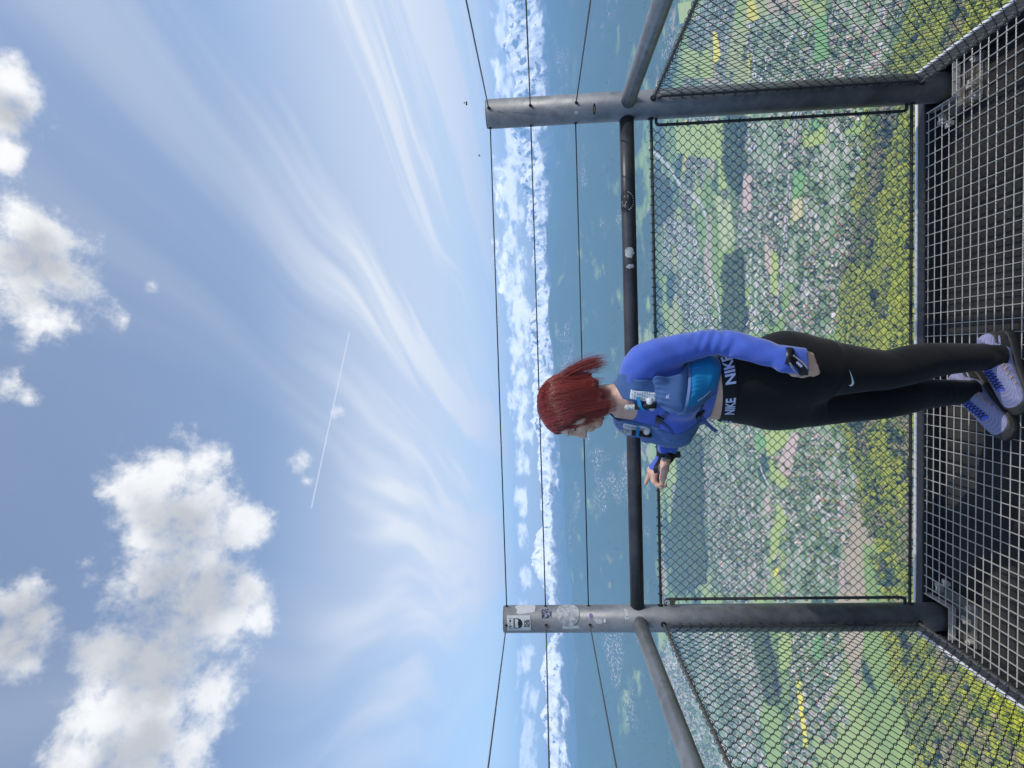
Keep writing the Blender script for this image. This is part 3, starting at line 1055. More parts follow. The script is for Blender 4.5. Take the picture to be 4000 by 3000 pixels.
# ------------------------------------------------------------------ the air
hb = MB()
hb.box((-12700, -12700, -960), (12700, 12700, 720))
hm = bpy.data.materials.new('haze')
hm.use_nodes = True
t = NT(hm.node_tree)
pv_ = t.n('ShaderNodeVolumePrincipled')
pv_.inputs['Color'].default_value = (0.26, 0.53, 1.0, 1.0)
pv_.inputs['Density'].default_value = 1.35e-4
pv_.inputs['Anisotropy'].default_value = 0.0
o_ = t.n('ShaderNodeOutputMaterial')
t.link(pv_.outputs[0], o_.inputs['Volume'])
hz_o = obj('haze', hb.mesh('haze'), hm, label='thin blue haze filling the air over the valley', cat='haze', kind='stuff')

# a cumulus added out of view, sunward of the tower, to shade the platform
bm = bmesh.new()
bmesh.ops.create_icosphere(bm, subdivisions=5, radius=1.0)
for q in bm.verts:
    d_ = np.array(q.co[:])
    k_ = 1.0 + 0.9 * float(fbm(np.array([d_[0] * 2.1 + 7 + d_[2]]), np.array([d_[1] * 2.1 + 3 - d_[2]]), 5, 111)[0] - 0.5)
    q.co = Vector((d_[0] * 190 * k_, d_[1] * 170 * k_, (d_[2] if d_[2] > 0 else d_[2] * 0.35) * 80 * k_))
me = bpy.data.meshes.new('cloud')
bm.to_mesh(me)
bm.free()
me.polygons.foreach_set('use_smooth', [True] * len(me.polygons))
cm = bpy.data.materials.new('thin_cloud')
cm.use_nodes = True
t = NT(cm.node_tree)
df, tl, tp_ = t.n('ShaderNodeBsdfDiffuse'), t.n('ShaderNodeBsdfTranslucent'), t.n('ShaderNodeBsdfTransparent')
df.inputs[0].default_value = tl.inputs[0].default_value = (0.9, 0.9, 0.9, 1)
m1, m2 = t.n('ShaderNodeMixShader'), t.n('ShaderNodeMixShader')
t.link(df.outputs[0], m1.inputs[1])
t.link(tl.outputs[0], m1.inputs[2])
m2.inputs[0].default_value = 0.54
t.link(m1.outputs[0], m2.inputs[1])
t.link(tp_.outputs[0], m2.inputs[2])
o_ = t.n('ShaderNodeOutputMaterial')
t.link(m2.outputs[0], o_.inputs[0])
cl = obj('cloud', me, cm, label='white cumulus cloud drifting between the sun and the tower', cat='cloud', kind='stuff')
cl.location = tuple(sun_dir * 1750)

# ------------------------------------------------------------------ the platform (rail height is z = 0)
def steel(name, c1, c2, rough, metal, scale=9.0):
    ma = bpy.data.materials.new(name)
    ma.use_nodes = True
    t = NT(ma.node_tree)
    b = t.n('ShaderNodeBsdfPrincipled')
    o = t.n('ShaderNodeOutputMaterial')
    t.link(b.outputs[0], o.inputs[0])
    co = t.n('ShaderNodeTexCoord').outputs['Object']
    vo = t.n('ShaderNodeTexVoronoi')
    t.link(t.v('ADD', co, t.v('SCALE', t.noise(co, 30.0, 3.0, out=1), s=0.03)), vo.inputs['Vector'])
    vo.inputs['Scale'].default_value = 38.0
    sp_ = t.n('ShaderNodeSeparateColor')
    t.link(vo.outputs['Color'], sp_.inputs[0])
    nz_ = t.noise(co, scale, 6.0, 0.65)
    f_ = t.m('ADD', t.m('MULTIPLY', sp_.outputs[0], 0.30), t.m('MULTIPLY', t.smooth(nz_, 0.3, 0.7), 0.70))
    cc = t.mix(f_, c1, c2)
    st = t.smooth(t.noise(t.v('MULTIPLY', co, (1.0, 1.0, 0.25)), 22.0, 5.0, 0.7), 0.62, 0.8)
    cc = t.mix(t.m('MULTIPLY', st, 0.6), cc, tuple(q * 0.45 for q in c1))
    t.link(cc, b.inputs['Base Color'])
    b.inputs['Metallic'].default_value = metal
    t.link(t.smooth(nz_, 0.2, 0.8, rough - 0.1, rough + 0.14), b.inputs['Roughness'])
    bn = t.n('ShaderNodeBump')
    bn.inputs['Strength'].default_value = 0.12
    bn.inputs['Distance'].default_value = 0.001
    t.link(t.noise(co, 240.0, 3.0), bn.inputs['Height'])
    t.link(bn.outputs[0], b.inputs['Normal'])
    return ma


GALV = steel('galvanised_steel', (0.15, 0.16, 0.175), (0.29, 0.30, 0.315), 0.52, 0.45)
RAILM = steel('rail_steel', (0.17, 0.18, 0.19), (0.34, 0.35, 0.36), 0.42, 0.55, 6.0)
WIREM = mat('dark_wire', (0.05, 0.055, 0.06), 0.5, 0.7)
ROPEM = mat('wire_rope', (0.16, 0.155, 0.15), 0.5, 0.6, var=0.35, scale=60.0)
ROPED = mat('dark_wire_rope', (0.07, 0.07, 0.072), 0.5, 0.6, var=0.35, scale=60.0)
GRATE = mat('grating_steel', (0.62, 0.60, 0.55), 0.5, 0.35, var=0.25, scale=14.0)
BEAMM = mat('beam_paint', (0.045, 0.048, 0.054), 0.6, 0.2, var=0.3, scale=12.0)
PALE = mat('pale_edge', (0.82, 0.83, 0.84), 0.5, 0.0, var=0.08, scale=10.0)
PLATE = mat('base_plate', (0.20, 0.195, 0.18), 0.85, 0.0, col2=(0.08, 0.07, 0.06), scale=14.0)
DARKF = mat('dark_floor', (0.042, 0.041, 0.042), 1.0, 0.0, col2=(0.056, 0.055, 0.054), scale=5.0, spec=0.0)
HOLE = mat('hole_rim', (0.012, 0.012, 0.014), 0.8)

PX, PR, RR_ = 1.1, 0.0571, 0.0302
BACK = -3.3
ZG = -1.25                                                       # top of the grating
rail = empty('guard_railing', (0, 0, ZG), 'galvanised tubular guard railing with tall posts around the viewing bay', 'railing')


def cyl(p, q, r, sides=40, rings=2):
    mb = MB()
    mb.tube([np.array(p) + (np.array(q) - np.array(p)) * k for k in np.linspace(0, 1, rings)], r, sides)
    me = mb.mesh('tube', True)
    return me


for sx in (-1, 1):
    mb = MB()
    mb.tube([(sx * PX, 0, -1.306), (sx * PX, 0, 0.586)], PR, 48)
    mb.tube([(sx * PX, 0, 0.586), (sx * PX, 0, 0.590)], PR - 0.002, 48)
    post = child('post', mb.mesh('post', True), GALV, rail)
    for z_ in (0.582, 0.402, 0.213):
        for dx_, dy_ in ((-sx, 0), (0, -1)):
            g = MB()
            c_ = np.array([sx * PX + dx_ * (PR + 0.0005), dy_ * (PR + 0.0005), z_ if z_ < 0.58 else 0.575])
            g.tube([c_ - np.array([dx_, dy_, 0]) * 0.004, c_ + np.array([dx_, dy_, 0]) * 0.0012], 0.0062, 10)
            child('cable_hole', g.mesh('cable_hole'), HOLE, post)
    for z_ in (-0.1, -1.154):
        for dx_, dy_ in ((-sx, 0), (0, -1)):
            g = MB()
            c_ = np.array([sx * PX + dx_ * PR, dy_ * PR, z_])
            g.tube([c_ - np.array([dx_, dy_, 0]) * 0.004, c_ + np.array([dx_, dy_, 0]) * 0.0016], 0.0125, 14)
            child('cable_hole', g.mesh('cable_hole'), HOLE, post)
    # weld bead where the tubes meet
    mb = MB()
    an = np.linspace(0, 2 * np.pi, 28, endpoint=False)
    mb.tube(np.stack([sx * PX + RR_ * np.cos(an) * 1.0, -np.sqrt(PR ** 2 - (RR_ * np.cos(an)) ** 2), RR_ * np.sin(an)], -1), 0.0028, 6, closed=True)
    child('weld', mb.mesh('weld', True), GALV, post)
    child('side_rail', cyl((sx * PX, -0.045, 0), (sx * PX, BACK, 0), RR_, 36, 8), RAILM, rail)
    mb = MB()
    mb.tube([(sx * PX, BACK + 0.02, -1.306), (sx * PX, BACK + 0.02, 0.59)], PR, 32)
    child('post', mb.mesh('post', True), GALV, rail)
child('front_rail', cyl((-PX + 0.045, 0, 0), (PX - 0.045, 0, 0), RR_, 36, 8), steel('dark_rail_steel', (0.035, 0.038, 0.045), (0.075, 0.078, 0.088), 0.42, 0.4, 6.0), rail)  # same tube as the side rails; shade on its near side put into the colour
for z_ in (0.582, 0.402, 0.213):
    z_ = min(z_, 0.575)
    child('cable', cyl((-PX, 0, z_), (PX, 0, z_), 0.0026, 8, 2), WIREM, rail)
    for sx in (-1, 1):
        child('cable', cyl((sx * PX, -0.03, z_), (sx * PX, BACK, z_), 0.0026, 8, 2), ROPEM, rail)


def rope(p, q, r=0.0062, pitch=0.075):
    """six twisted strands"""
    p, q = np.array(p, float), np.array(q, float)
    L = np.linalg.norm(q - p)
    d = (q - p) / L
    a = np.cross(d, [0, 0, 1.0] if abs(d[2]) < 0.9 else [1.0, 0, 0])
    a /= np.linalg.norm(a)
    b = np.cross(d, a)
    n = int(L / pitch * 8)
    s = np.linspace(0, L, n)
    mb = MB()
    for k in range(6):
        th = 2 * np.pi * (s / pitch + k / 6)
        pts = p + np.outer(s, d) + 0.62 * r * (np.cos(th)[:, None] * a + np.sin(th)[:, None] * b)
        mb.tube(pts, r * 0.42, 5, cap=False)
    return mb.mesh('rope', True)


def lacing(pts, axis, r, wire=0.0013, seed=0):
    """small wire loops round a rope or rod"""
    g = np.random.default_rng(seed)
    axis = np.array(axis, float)
    a = np.cross(axis, [0, 0, 1.0] if abs(axis[2]) < 0.9 else [1.0, 0, 0])
    a /= np.linalg.norm(a)
    b = np.cross(axis, a)
    mb = MB()
    th = np.linspace(0, 2 * np.pi, 10, endpoint=False)
    for p in pts:
        tl = g.uniform(-0.5, 0.5)
        rr_ = r * g.uniform(1.0, 1.35)
        loop = p + rr_ * (np.cos(th)[:, None] * a + np.sin(th)[:, None] * b) + np.outer(np.cos(th + g.uniform(0, 6)), axis) * rr_ * tl
        mb.tube(loop, wire, 5, closed=True)
        if g.random() < 0.8:      # clipped wire ends
            e = p + a * rr_ * g.choice([-1, 1]) + b * rr_ * g.uniform(-0.6, 0.6)
            mb.tube([e, e + a * g.uniform(-0.008, 0.008) + b * g.uniform(-0.006, 0.006) + axis * g.uniform(-0.005, 0.005)], wire, 4)
    return mb.mesh('lacing', True)


def chain_link(A, B, z0, z1, nrm):
    """zigzag wires hooked into each other, filling the panel from A to B (plan) and z0 to z1"""
    A, B = np.array(A, float), np.array(B, float)
    L = np.linalg.norm(B - A)
    d = (B - A) / L
    n = int(round(L / 0.0191))
    wd = L / n
    nh = int(round((z1 - z0) / 0.0425))
    hd = (z1 - z0) / nh
    per = 8
    s = np.arange(nh * per + 1) / per
    vs, fs, base = [], [], 0
    ang = np.linspace(0, 2 * np.pi, 5, endpoint=False)
    g = np.random.default_rng(int(L * 1000))
    for k in range(n):
        ph = 0.0 if k % 2 else 0.5
        x = (s + ph) % 1.0
        tri = 1 - 4 * np.abs(x - 0.5)
        tri = np.sign(tri) * (1 - (1 - np.abs(tri)) ** 1.0) * 0.5 + 0.5 * np.sin(tri * np.pi / 2)
        c_ = (k + 0.5) * wd + tri * (wd * 0.5 + 0.0013)
        dep = 0.0022 * np.cos(2 * np.pi * (s + ph)) * 1.0
        jit = g.normal(0, 0.0007)
        P = np.stack([A[0] + d[0] * (c_ + jit) + nrm[0] * dep, A[1] + d[1] * (c_ + jit) + nrm[1] * dep, z0 + s * hd + np.sin(s * 0.7 + k) * 0.0006], -1)
        t_ = np.gradient(P, axis=0)
        t_ /= np.linalg.norm(t_, axis=1)[:, None]
        u_ = np.cross(t_, np.array([nrm[0], nrm[1], 0.0]))
        u_ /= np.linalg.norm(u_, axis=1)[:, None]
        v_ = np.cross(t_, u_)
        ring = P[:, None, :] + 0.0014 * (np.cos(ang)[None, :, None] * u_[:, None, :] + np.sin(ang)[None, :, None] * v_[:, None, :])
        m = len(P)
        vs.append(ring.reshape(-1, 3))
        i, j = np.meshgrid(np.arange(m - 1), np.arange(5), indexing='ij')
        q = base + i * 5
        fs.append(np.stack([q + j, q + (j + 1) % 5, q + 5 + (j + 1) % 5, q + 5 + j], -1).reshape(-1, 4))
        base += m * 5
    return np_mesh('chain_link_wire', np.concatenate(vs), np.concatenate(fs), True)


def panel(name, A, B, nrm, label, ropem, rods):
    A, B = np.array(A, float), np.array(B, float)
    L = np.linalg.norm(B - A)
    d = (B - A) / L
    d3 = np.array([d[0], d[1], 0.0])
    root = empty(name, (float((A + B)[0] / 2), float((A + B)[1] / 2), ZG), label, 'fence')
    zt, zb = -0.102, -1.152
    child('chain_link_wire', chain_link(A + d * 0.012, B - d * (0.012 if rods[1] else 0), zb + 0.004, zt - 0.004, nrm), WIREM, root, kind='stuff')
    A3, B3 = np.array([A[0], A[1], 0.0]), np.array([B[0], B[1], 0.0])
    ext = d3 * 0.09
    for z_, nm in ((zt, 'top_rope'), (zb, 'bottom_rope')):
        zv = np.array([0, 0, z_])
        o = child(nm, rope(A3 - ext + zv, B3 + ext + zv), ropem, root)
        pts = [A3 + d3 * s_ + zv for s_ in np.arange(0.02, L, 0.0382)]
        child('lacing', lacing(pts, d3, 0.0088, wire=0.0016, seed=int(z_ * -1000)), WIREM if ropem is ROPED else ROPEM, root, kind='stuff')
    for end, on in ((A3, rods[0]), (B3, rods[1])):
        if not on:
            continue
        sg = 1 if end is A3 else -1
        o_ = -d3 * sg
        pts = [end + o_ * 0.045 + np.array([0, 0, zt - 0.020]), end + o_ * 0.012 + np.array([0, 0, zt - 0.020]), end + o_ * 0.003 + np.array([0, 0, zt - 0.024]), end + np.array([0, 0, zt - 0.034]),
               end + np.array([0, 0, zb + 0.034]), end + o_ * 0.003 + np.array([0, 0, zb + 0.024]), end + o_ * 0.012 + np.array([0, 0, zb + 0.020]), end + o_ * 0.045 + np.array([0, 0, zb + 0.020])]
        mb = MB()
        mb.tube(pts, 0.0062, 10)
        child('edge_rod', mb.mesh('edge_rod', True), BEAMM, root)
        child('lacing', lacing([end + np.array([0, 0, z_]) for z_ in np.arange(zb + 0.05, zt - 0.03, 0.0425)], (0, 0, 1), 0.009, wire=0.0016, seed=5), WIREM, root, kind='stuff')
    return root


panel('chain_link_panel', (-1.015, 0), (1.015, 0), (0, 1), 'dark chain-link fence panel below the front rail, behind the woman', ROPED, (True, True))
panel('chain_link_panel', (-PX, -0.072), (-PX, BACK + 0.05), (1, 0), 'chain-link fence panel running back from the post with stickers', ROPEM, (True, False))
panel('chain_link_panel', (PX, -0.072), (PX, BACK + 0.05), (1, 0), 'chain-link fence panel running back from the post without a paper sticker', ROPEM, (True, False))

# ------------------------------------------------------------------ floor: edge beams, grating, dark sheet underneath
floor = empty('platform_floor', (0, -1.5, ZG - 0.08), kind='structure')
XO, YO = 1.222, 0.118


def beam(lo, hi, m, name, bev=0.003):
    mb = MB()
    mb.box(lo, hi)
    me = mb.mesh(name)
    bm = bmesh.new()
    bm.from_mesh(me)
    bmesh.ops.bevel(bm, geom=bm.edges[:], offset=bev, segments=1, affect='EDGES')
    bm.to_mesh(me)
    bm.free()
    return child(name, me, m, floor)


beam((-XO + 0.058, YO - 0.054, ZG - 0.14), (XO - 0.058, YO - 0.0142, ZG + 0.002), BEAMM, 'edge_beam')
beam((-XO, YO - 0.014, ZG - 0.14), (XO, YO, ZG + 0.006), PALE, 'edge_trim')
for sx in (-1, 1):
    lo, hi = sorted((sx * (XO - 0.0142), sx * (XO - 0.056)))
    beam((lo, BACK - 0.6, ZG - 0.14), (hi, YO - 0.0144, ZG + 0.002), BEAMM, 'edge_beam')
    lo, hi = sorted((sx * XO, sx * (XO - 0.014)))
    beam((lo, BACK - 0.6, ZG - 0.14), (hi, YO - 0.0142, ZG + 0.006), PALE, 'edge_trim')
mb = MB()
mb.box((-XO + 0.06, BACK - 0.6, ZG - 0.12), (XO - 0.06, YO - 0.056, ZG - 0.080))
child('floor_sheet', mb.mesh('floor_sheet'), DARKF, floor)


def twisted(L, r, pitch):
    n = int(L / pitch * 6)
    mb = MB()
    mb.tube(np.stack([np.linspace(0, L, n), np.zeros(n), np.zeros(n)], -1), r, 4, twist=2 * math.pi / 12)
    return mb.mesh('cross_rod')


XI, YI = XO - 0.062, YO - 0.058
NOTCH = 1.025
rod_long, rod_short = twisted(2 * XI, 0.0019, 0.024), twisted(2 * NOTCH, 0.0019, 0.024)
for me in (rod_long, rod_short):
    me.materials.append(GRATE)
y_ = YI - 0.012
while y_ > BACK - 0.55:
    sh = y_ > -0.078
    o = bpy.data.objects.new('cross_rod', rod_short if sh else rod_long)
    COL.objects.link(o)
    o.parent = floor
    o.location = (-(NOTCH if sh else XI), y_ + 1.5, -0.0035 + 0.08)
    o.rotation_euler = (rng.uniform(0, 3), 0, 0)
    y_ -= 0.0366
L1, L2 = YI - (BACK - 0.55), -0.078 - (BACK - 0.55)
bars = []
for L in (L1, L2):
    mb = MB()
    mb.box((-0.0009, -L, -0.006), (0.0009, 0, 0.0))
    me = mb.mesh('bearing_bar')
    me.materials.append(GRATE)
    bars.append(me)
for k in range(-24, 25):
    x_ = k * 0.0472
    if abs(x_) > XI:
        continue
    sh = abs(x_) > NOTCH
    o = bpy.data.objects.new('bearing_bar', bars[1 if sh else 0])
    COL.objects.link(o)
    o.parent = floor
    o.location = (x_ + rng.normal(0, 0.0006), (-0.078 if sh else YI) + 1.5, -0.001 + 0.08)
# frame bars round the notches, base plates, bolts and clips by the posts
for sx in (-1, 1):
    mb = MB()
    a, b = sorted((sx * NOTCH, sx * XI))
    mb.box((a, -0.0815, ZG - 0.030), (b, -0.0785, ZG - 0.0015))
    mb.box((sx * NOTCH - 0.0015, -0.0785, ZG - 0.030), (sx * NOTCH + 0.0015, YI, ZG - 0.0015))
    child('notch_frame', mb.mesh('notch_frame'), GRATE, floor)
    mb = MB()
    a, b = sorted((sx * 0.985, sx * 1.158))
    mb.box((a, -0.155, ZG - 0.073), (b, 0.058, ZG - 0.057))
    plate = child('base_plate', mb.mesh('base_plate'), PLATE, floor)
    for bx, by in ((1.0, 0.03), (1.0, -0.13), (1.14, -0.13)):
        mb = MB()
        an = [(math.cos(q) * 0.013, math.sin(q) * 0.013) for q in np.linspace(0, 2 * math.pi, 6, endpoint=False)]
        mb.tube([(sx * bx, by, ZG - 0.058), (sx * bx, by, ZG - 0.040)], 0.012, 6)
        mb.tube([(sx * bx, by, ZG - 0.042), (sx * bx, by, ZG - 0.030)], 0.006, 8)
        child('bolt', mb.mesh('bolt'), GRATE, plate)
    for cx_, cy_ in ((1.045, -0.125), (0.972, 0.02), (0.94, -0.02)):
        mb = MB()
        mb.box((sx * cx_ - 0.008, cy_ - 0.03, ZG - 0.032), (sx * cx_ + 0.008, cy_ + 0.012, ZG - 0.026))
        mb.box((sx * cx_ - 0.008, cy_ - 0.03, ZG - 0.026), (sx * cx_ + 0.008, cy_ - 0.022, ZG - 0.006))
        child('clip', mb.mesh('clip'), GRATE, floor)


# ------------------------------------------------------------------ stickers and other small things on the tubes
def on_post(px_, pz, face, R0):
    """maps (angle, height) on a post to world; angle 0 faces the camera, positive to the right"""
    def f(a, z, lift=0.0):
        th = face + a
        return np.array([px_ + (R0 + lift) * math.sin(th), -(R0 + lift) * math.cos(th), z])
    return f


def wrap_patch(f, poly, lift, name, grid=10):
    """a thin sheet (a polygon in (metres along the skin, height)) wrapped round a tube"""
    bm = bmesh.new()
    bm.faces.new([bm.verts.new((x, y, 0)) for x, y in poly])
    bmesh.ops.triangulate(bm, faces=bm.faces[:])
    for _ in range(5):
        es = [e for e in bm.edges if e.calc_length() > 0.007]
        if not es:
            break
        bmesh.ops.subdivide_edges(bm, edges=es, cuts=1)
        bmesh.ops.triangulate(bm, faces=bm.faces[:])
    for v_ in bm.verts:
        v_.co = Vector(f(v_.co.x, v_.co.y, lift))
    bmesh.ops.recalc_face_normals(bm, faces=bm.faces[:])
    me = bpy.data.meshes.new(name)
    bm.to_mesh(me)
    bm.free()
    return me


def text_mesh(txt, size, bold=0.0, extrude=0.0):
    cu = bpy.data.curves.new('txt', 'FONT')
    cu.body = txt
    cu.size = size
    cu.offset = bold
    cu.extrude = extrude
    cu.align_x = 'CENTER'
    cu.resolution_u = 4
    o = bpy.data.objects.new('txt', cu)
    COL.objects.link(o)
    dg = bpy.context.evaluated_depsgraph_get()
    me = bpy.data.meshes.new_from_object(o.evaluated_get(dg))
    bpy.data.objects.remove(o)
    bpy.data.curves.remove(cu)
    me.materials.clear()
    return me


def bend_text(me, fn, cut=0.006):
    bm = bmesh.new()
    bm.from_mesh(me)
    for _ in range(3):
        es = [e for e in bm.edges if e.calc_length() > cut]
        if not es:
            break
        bmesh.ops.subdivide_edges(bm, edges=es, cuts=1)
        bmesh.ops.triangulate(bm, faces=bm.faces[:])
    for v_ in bm.verts:
        v_.co = Vector(fn(v_.co.x, v_.co.y))
    bm.to_mesh(me)
    bm.free()
    return me


def blob(cx_, cy_, rx, ry, n=22, jag=0.12, seed=1):
    g = np.random.default_rng(seed)
    return [(cx_ + rx * math.cos(q) * (1 + g.uniform(-jag, jag)), cy_ + ry * math.sin(q) * (1 + g.uniform(-jag, jag))) for q in np.linspace(0, 2 * math.pi, n, endpoint=False)]


PAPER = mat('sticker_paper', (0.62, 0.63, 0.65), 0.6, var=0.08, scale=60.0)
PAPER2 = mat('worn_paper', (0.55, 0.56, 0.58), 0.7, col2=(0.30, 0.32, 0.35), scale=45.0, detail=8.0)
INK = mat('black_print', (0.008, 0.008, 0.01), 0.6)
NAVY = mat('dark_picture', (0.03, 0.03, 0.06), 0.5, col2=(0.30, 0.32, 0.42), scale=85.0)
PURP = mat('purple_print', (0.22, 0.18, 0.42), 0.6, var=0.3, scale=150.0)
WHITEI = mat('white_marker', (0.85, 0.85, 0.86), 0.6)

faceL = math.atan2(CAM[0] + PX, -CAM[1])            # direction from the left post to the camera
fl0 = on_post(-PX, 0, faceL, PR)
fl = lambda s, z, lift=0.0: fl0(s / PR, z, lift)
# torn pale paper
pts = [(0.026, 0.462), (0.030, 0.450), (0.055, 0.446), (0.080, 0.452), (0.088, 0.480), (0.088, 0.515), (0.080, 0.528), (0.066, 0.527), (0.060, 0.536), (0.052, 0.537), (0.047, 0.527), (0.038, 0.526), (0.030, 0.531), (0.022, 0.528), (0.018, 0.515), (0.022, 0.492)]
obj('torn_sticker', wrap_patch(fl, pts, 0.0006, 'torn_sticker'), PAPER, label='blank torn pale paper sticker beside the crest sticker near the post top', cat='sticker')
# crest sticker with its lettering
st = obj('crest_sticker', wrap_patch(fl, [(-0.052, 0.572), (0.014, 0.572), (0.014, 0.470), (-0.052, 0.468)], 0.0012, 'crest_sticker'), PAPER, label='white rectangular sticker with a crowned shield and bold black lettering', cat='sticker')
for txt, yy in (('FCK', 0.4855), ('ADS', 0.4735)):
    me = bend_text(text_mesh(txt, 0.0165, 0.0006), lambda x, y, yy=yy: fl(x - 0.019, y + yy, 0.0018))
    obj('lettering', me, INK, st)
mk = MB()


def ink(poly, lift=0.0018):
    me_ = wrap_patch(fl, poly, lift, 'ink')
    mk.add([v_.co[:] for v_ in me_.vertices], [tuple(p.vertices) for p in me_.polygons])
    bpy.data.meshes.remove(me_)


ink([(-0.040, 0.5415), (0.002, 0.5415), (0.002, 0.538), (-0.040, 0.538)])
ink([(-0.040, 0.538), (-0.0375, 0.538), (-0.0375, 0.524), (-0.030, 0.520), (-0.026, 0.5245), (-0.012, 0.5245), (-0.008, 0.521), (-0.0005, 0.526), (-0.0005, 0.538), (0.002, 0.538), (0.002, 0.522), (-0.004, 0.510), (-0.014, 0.5045), (-0.024, 0.5045), (-0.034, 0.510), (-0.040, 0.522)])
for a, b in (((-0.040, 0.5435), (-0.040, 0.562)), ((-0.040, 0.562), (-0.0305, 0.552)), ((-0.0305, 0.552), (-0.019, 0.563)), ((-0.019, 0.563), (-0.0075, 0.552)), ((-0.0075, 0.552), (0.002, 0.562)), ((0.002, 0.562), (0.002, 0.5435)), ((0.002, 0.5435), (-0.040, 0.5435))):
    a, b = np.array(a), np.array(b)
    q = (b - a) / np.linalg.norm(b - a)
    q = np.array([-q[1], q[0]]) * 0.0005
    ink([tuple(a - q), tuple(b - q), tuple(b + q), tuple(a + q)])
for cx_ in (-0.0305, -0.0075):
    ink([(cx_ - 0.0017, 0.5625), (cx_ + 0.0017, 0.5625), (cx_ + 0.0017, 0.559), (cx_ + 0.0042, 0.559), (cx_, 0.5535), (cx_ - 0.0042, 0.559), (cx_ - 0.0017, 0.559)])
obj('crest_print', mk.mesh('crest_print'), INK, st)
obj('picture_sticker', wrap_patch(fl, [(0.001, 0.420), (0.043, 0.421), (0.043, 0.377), (0.002, 0.377)], 0.0006, 'picture_sticker'), NAVY, label='small square dark blue picture sticker below the torn paper on the post', cat='sticker')
ro = obj('round_sticker', wrap_patch(fl, blob(0.022, 0.305, 0.056, 0.049, 30, 0.02, 3), 0.0012, 'round_sticker'), PAPER2, label='large round worn grey sticker halfway up the post top', cat='sticker')
obj('paper_scrap', wrap_patch(fl, [(-0.028, 0.330), (-0.046, 0.332), (-0.043, 0.258), (-0.030, 0.260)], 0.0006, 'paper_scrap'), PAPER, ro)
re_ = obj('peeled_sticker', wrap_patch(fl, [(-0.005, 0.196), (-0.020, 0.184), (-0.024, 0.165), (-0.014, 0.158), (0.0, 0.166), (0.008, 0.178)], 0.0006, 'peeled_sticker'), PAPER2, label='peeled remains of a round sticker above the white handwriting', cat='sticker')
obj('purple_mark', wrap_patch(fl, blob(0.010, 0.207, 0.011, 0.008, 16, 0.1, 9), 0.0006, 'purple_mark'), PURP, re_)
obj('torn_edge', wrap_patch(fl, blob(-0.010, 0.150, 0.008, 0.005, 12, 0.3, 12), 0.0009, 'torn_edge'), WHITEI, re_)
me = bend_text(text_mesh('Twp', 0.027, 0.0), lambda x, y: fl(x + 0.017, y * 0.9 + 0.047 + x * 0.15, 0.0005))
obj('handwriting', me, WHITEI, label='small white handwritten marker letters just above the front rail joint', cat='graffiti')

faceR = math.atan2(CAM[0] - PX, -CAM[1])
fr0 = on_post(PX, 0, faceR, PR)
fr = lambda s, z, lift=0.0: fr0(s / PR, z, lift)
hs = obj('striped_sticker', wrap_patch(fr, blob(-0.004, 0.139, 0.021, 0.0058, 16, 0.1, 21), 0.0006, 'striped_sticker'), INK, label='tiny black and yellow striped oval sticker on the post without paper stickers', cat='sticker')
YEL = mat('yellow_print', (0.55, 0.45, 0.16), 0.6)
for dz_ in (0.0018, -0.002):
    obj('stripe', wrap_patch(fr, [(-0.016, 0.139 + dz_ - 0.0008), (0.006, 0.139 + dz_ - 0.0008), (0.006, 0.139 + dz_ + 0.0008), (-0.016, 0.139 + dz_ + 0.0008)], 0.001, 'stripe'), YEL, hs)
obj('paint_spot', wrap_patch(fr, blob(-0.012, 0.213, 0.008, 0.0085, 14, 0.15, 23), 0.0006, 'paint_spot'), PAPER, label='small round pale paint spot beside a cable hole on the post', cat='stain')

# rail: along x, angle measured towards the top
rl = lambda s, q, lift=0.0: np.array([s, -(RR_ + lift) * math.cos(q / RR_), (RR_ + lift) * math.sin(q / RR_)])
sk = obj('rail_sticker', wrap_patch(rl, blob(0.700, 0.016, 0.045, 0.040, 30, 0.01, 31), 0.0008, 'rail_sticker'), INK, label='round black sticker with white rim lettering on the front rail', cat='sticker')
mk2 = MB()
for k in range(11):
    th = R(205 + k * 13.5)
    cx_, cy_ = 0.700 + 0.039 * math.cos(th), 0.016 + 0.033 * math.sin(th)
    dx_, dy_ = math.cos(th), math.sin(th)
    q = [(cx_ - dx_ * 0.003 - dy_ * 0.0008, cy_ - dy_ * 0.003 + dx_ * 0.0008), (cx_ + dx_ * 0.003 - dy_ * 0.0008, cy_ + dy_ * 0.003 + dx_ * 0.0008), (cx_ + dx_ * 0.003 + dy_ * 0.0012, cy_ + dy_ * 0.003 - dx_ * 0.0012), (cx_ - dx_ * 0.003 + dy_ * 0.0012, cy_ - dy_ * 0.003 - dx_ * 0.0012)]
    me_ = wrap_patch(rl, q, 0.0013, 'ink')
    mk2.add([v_.co[:] for v_ in me_.vertices], [tuple(p.vertices) for p in me_.polygons])
    bpy.data.meshes.remove(me_)
obj('rim_print', mk2.mesh('rim_print'), WHITEI, sk)
g = np.random.default_rng(77)
mk2 = MB()
for k in range(14):
    a0 = (0.700 + g.uniform(-0.028, 0.028), 0.018 + g.uniform(-0.018, 0.022))
    l_, th = g.uniform(0.004, 0.012), g.uniform(-0.4, 0.4)
    q = [(a0[0], a0[1]), (a0[0] + l_ * math.cos(th), a0[1] + l_ * math.sin(th)), (a0[0] + l_ * math.cos(th), a0[1] + l_ * math.sin(th) + 0.0012), (a0[0], a0[1] + 0.0012)]
    me_ = wrap_patch(rl, q, 0.0013, 'ink')
    mk2.add([v_.co[:] for v_ in me_.vertices], [tuple(p.vertices) for p in me_.polygons])
    bpy.data.meshes.remove(me_)
obj('scratches', mk2.mesh('scratches'), PAPER2, sk)
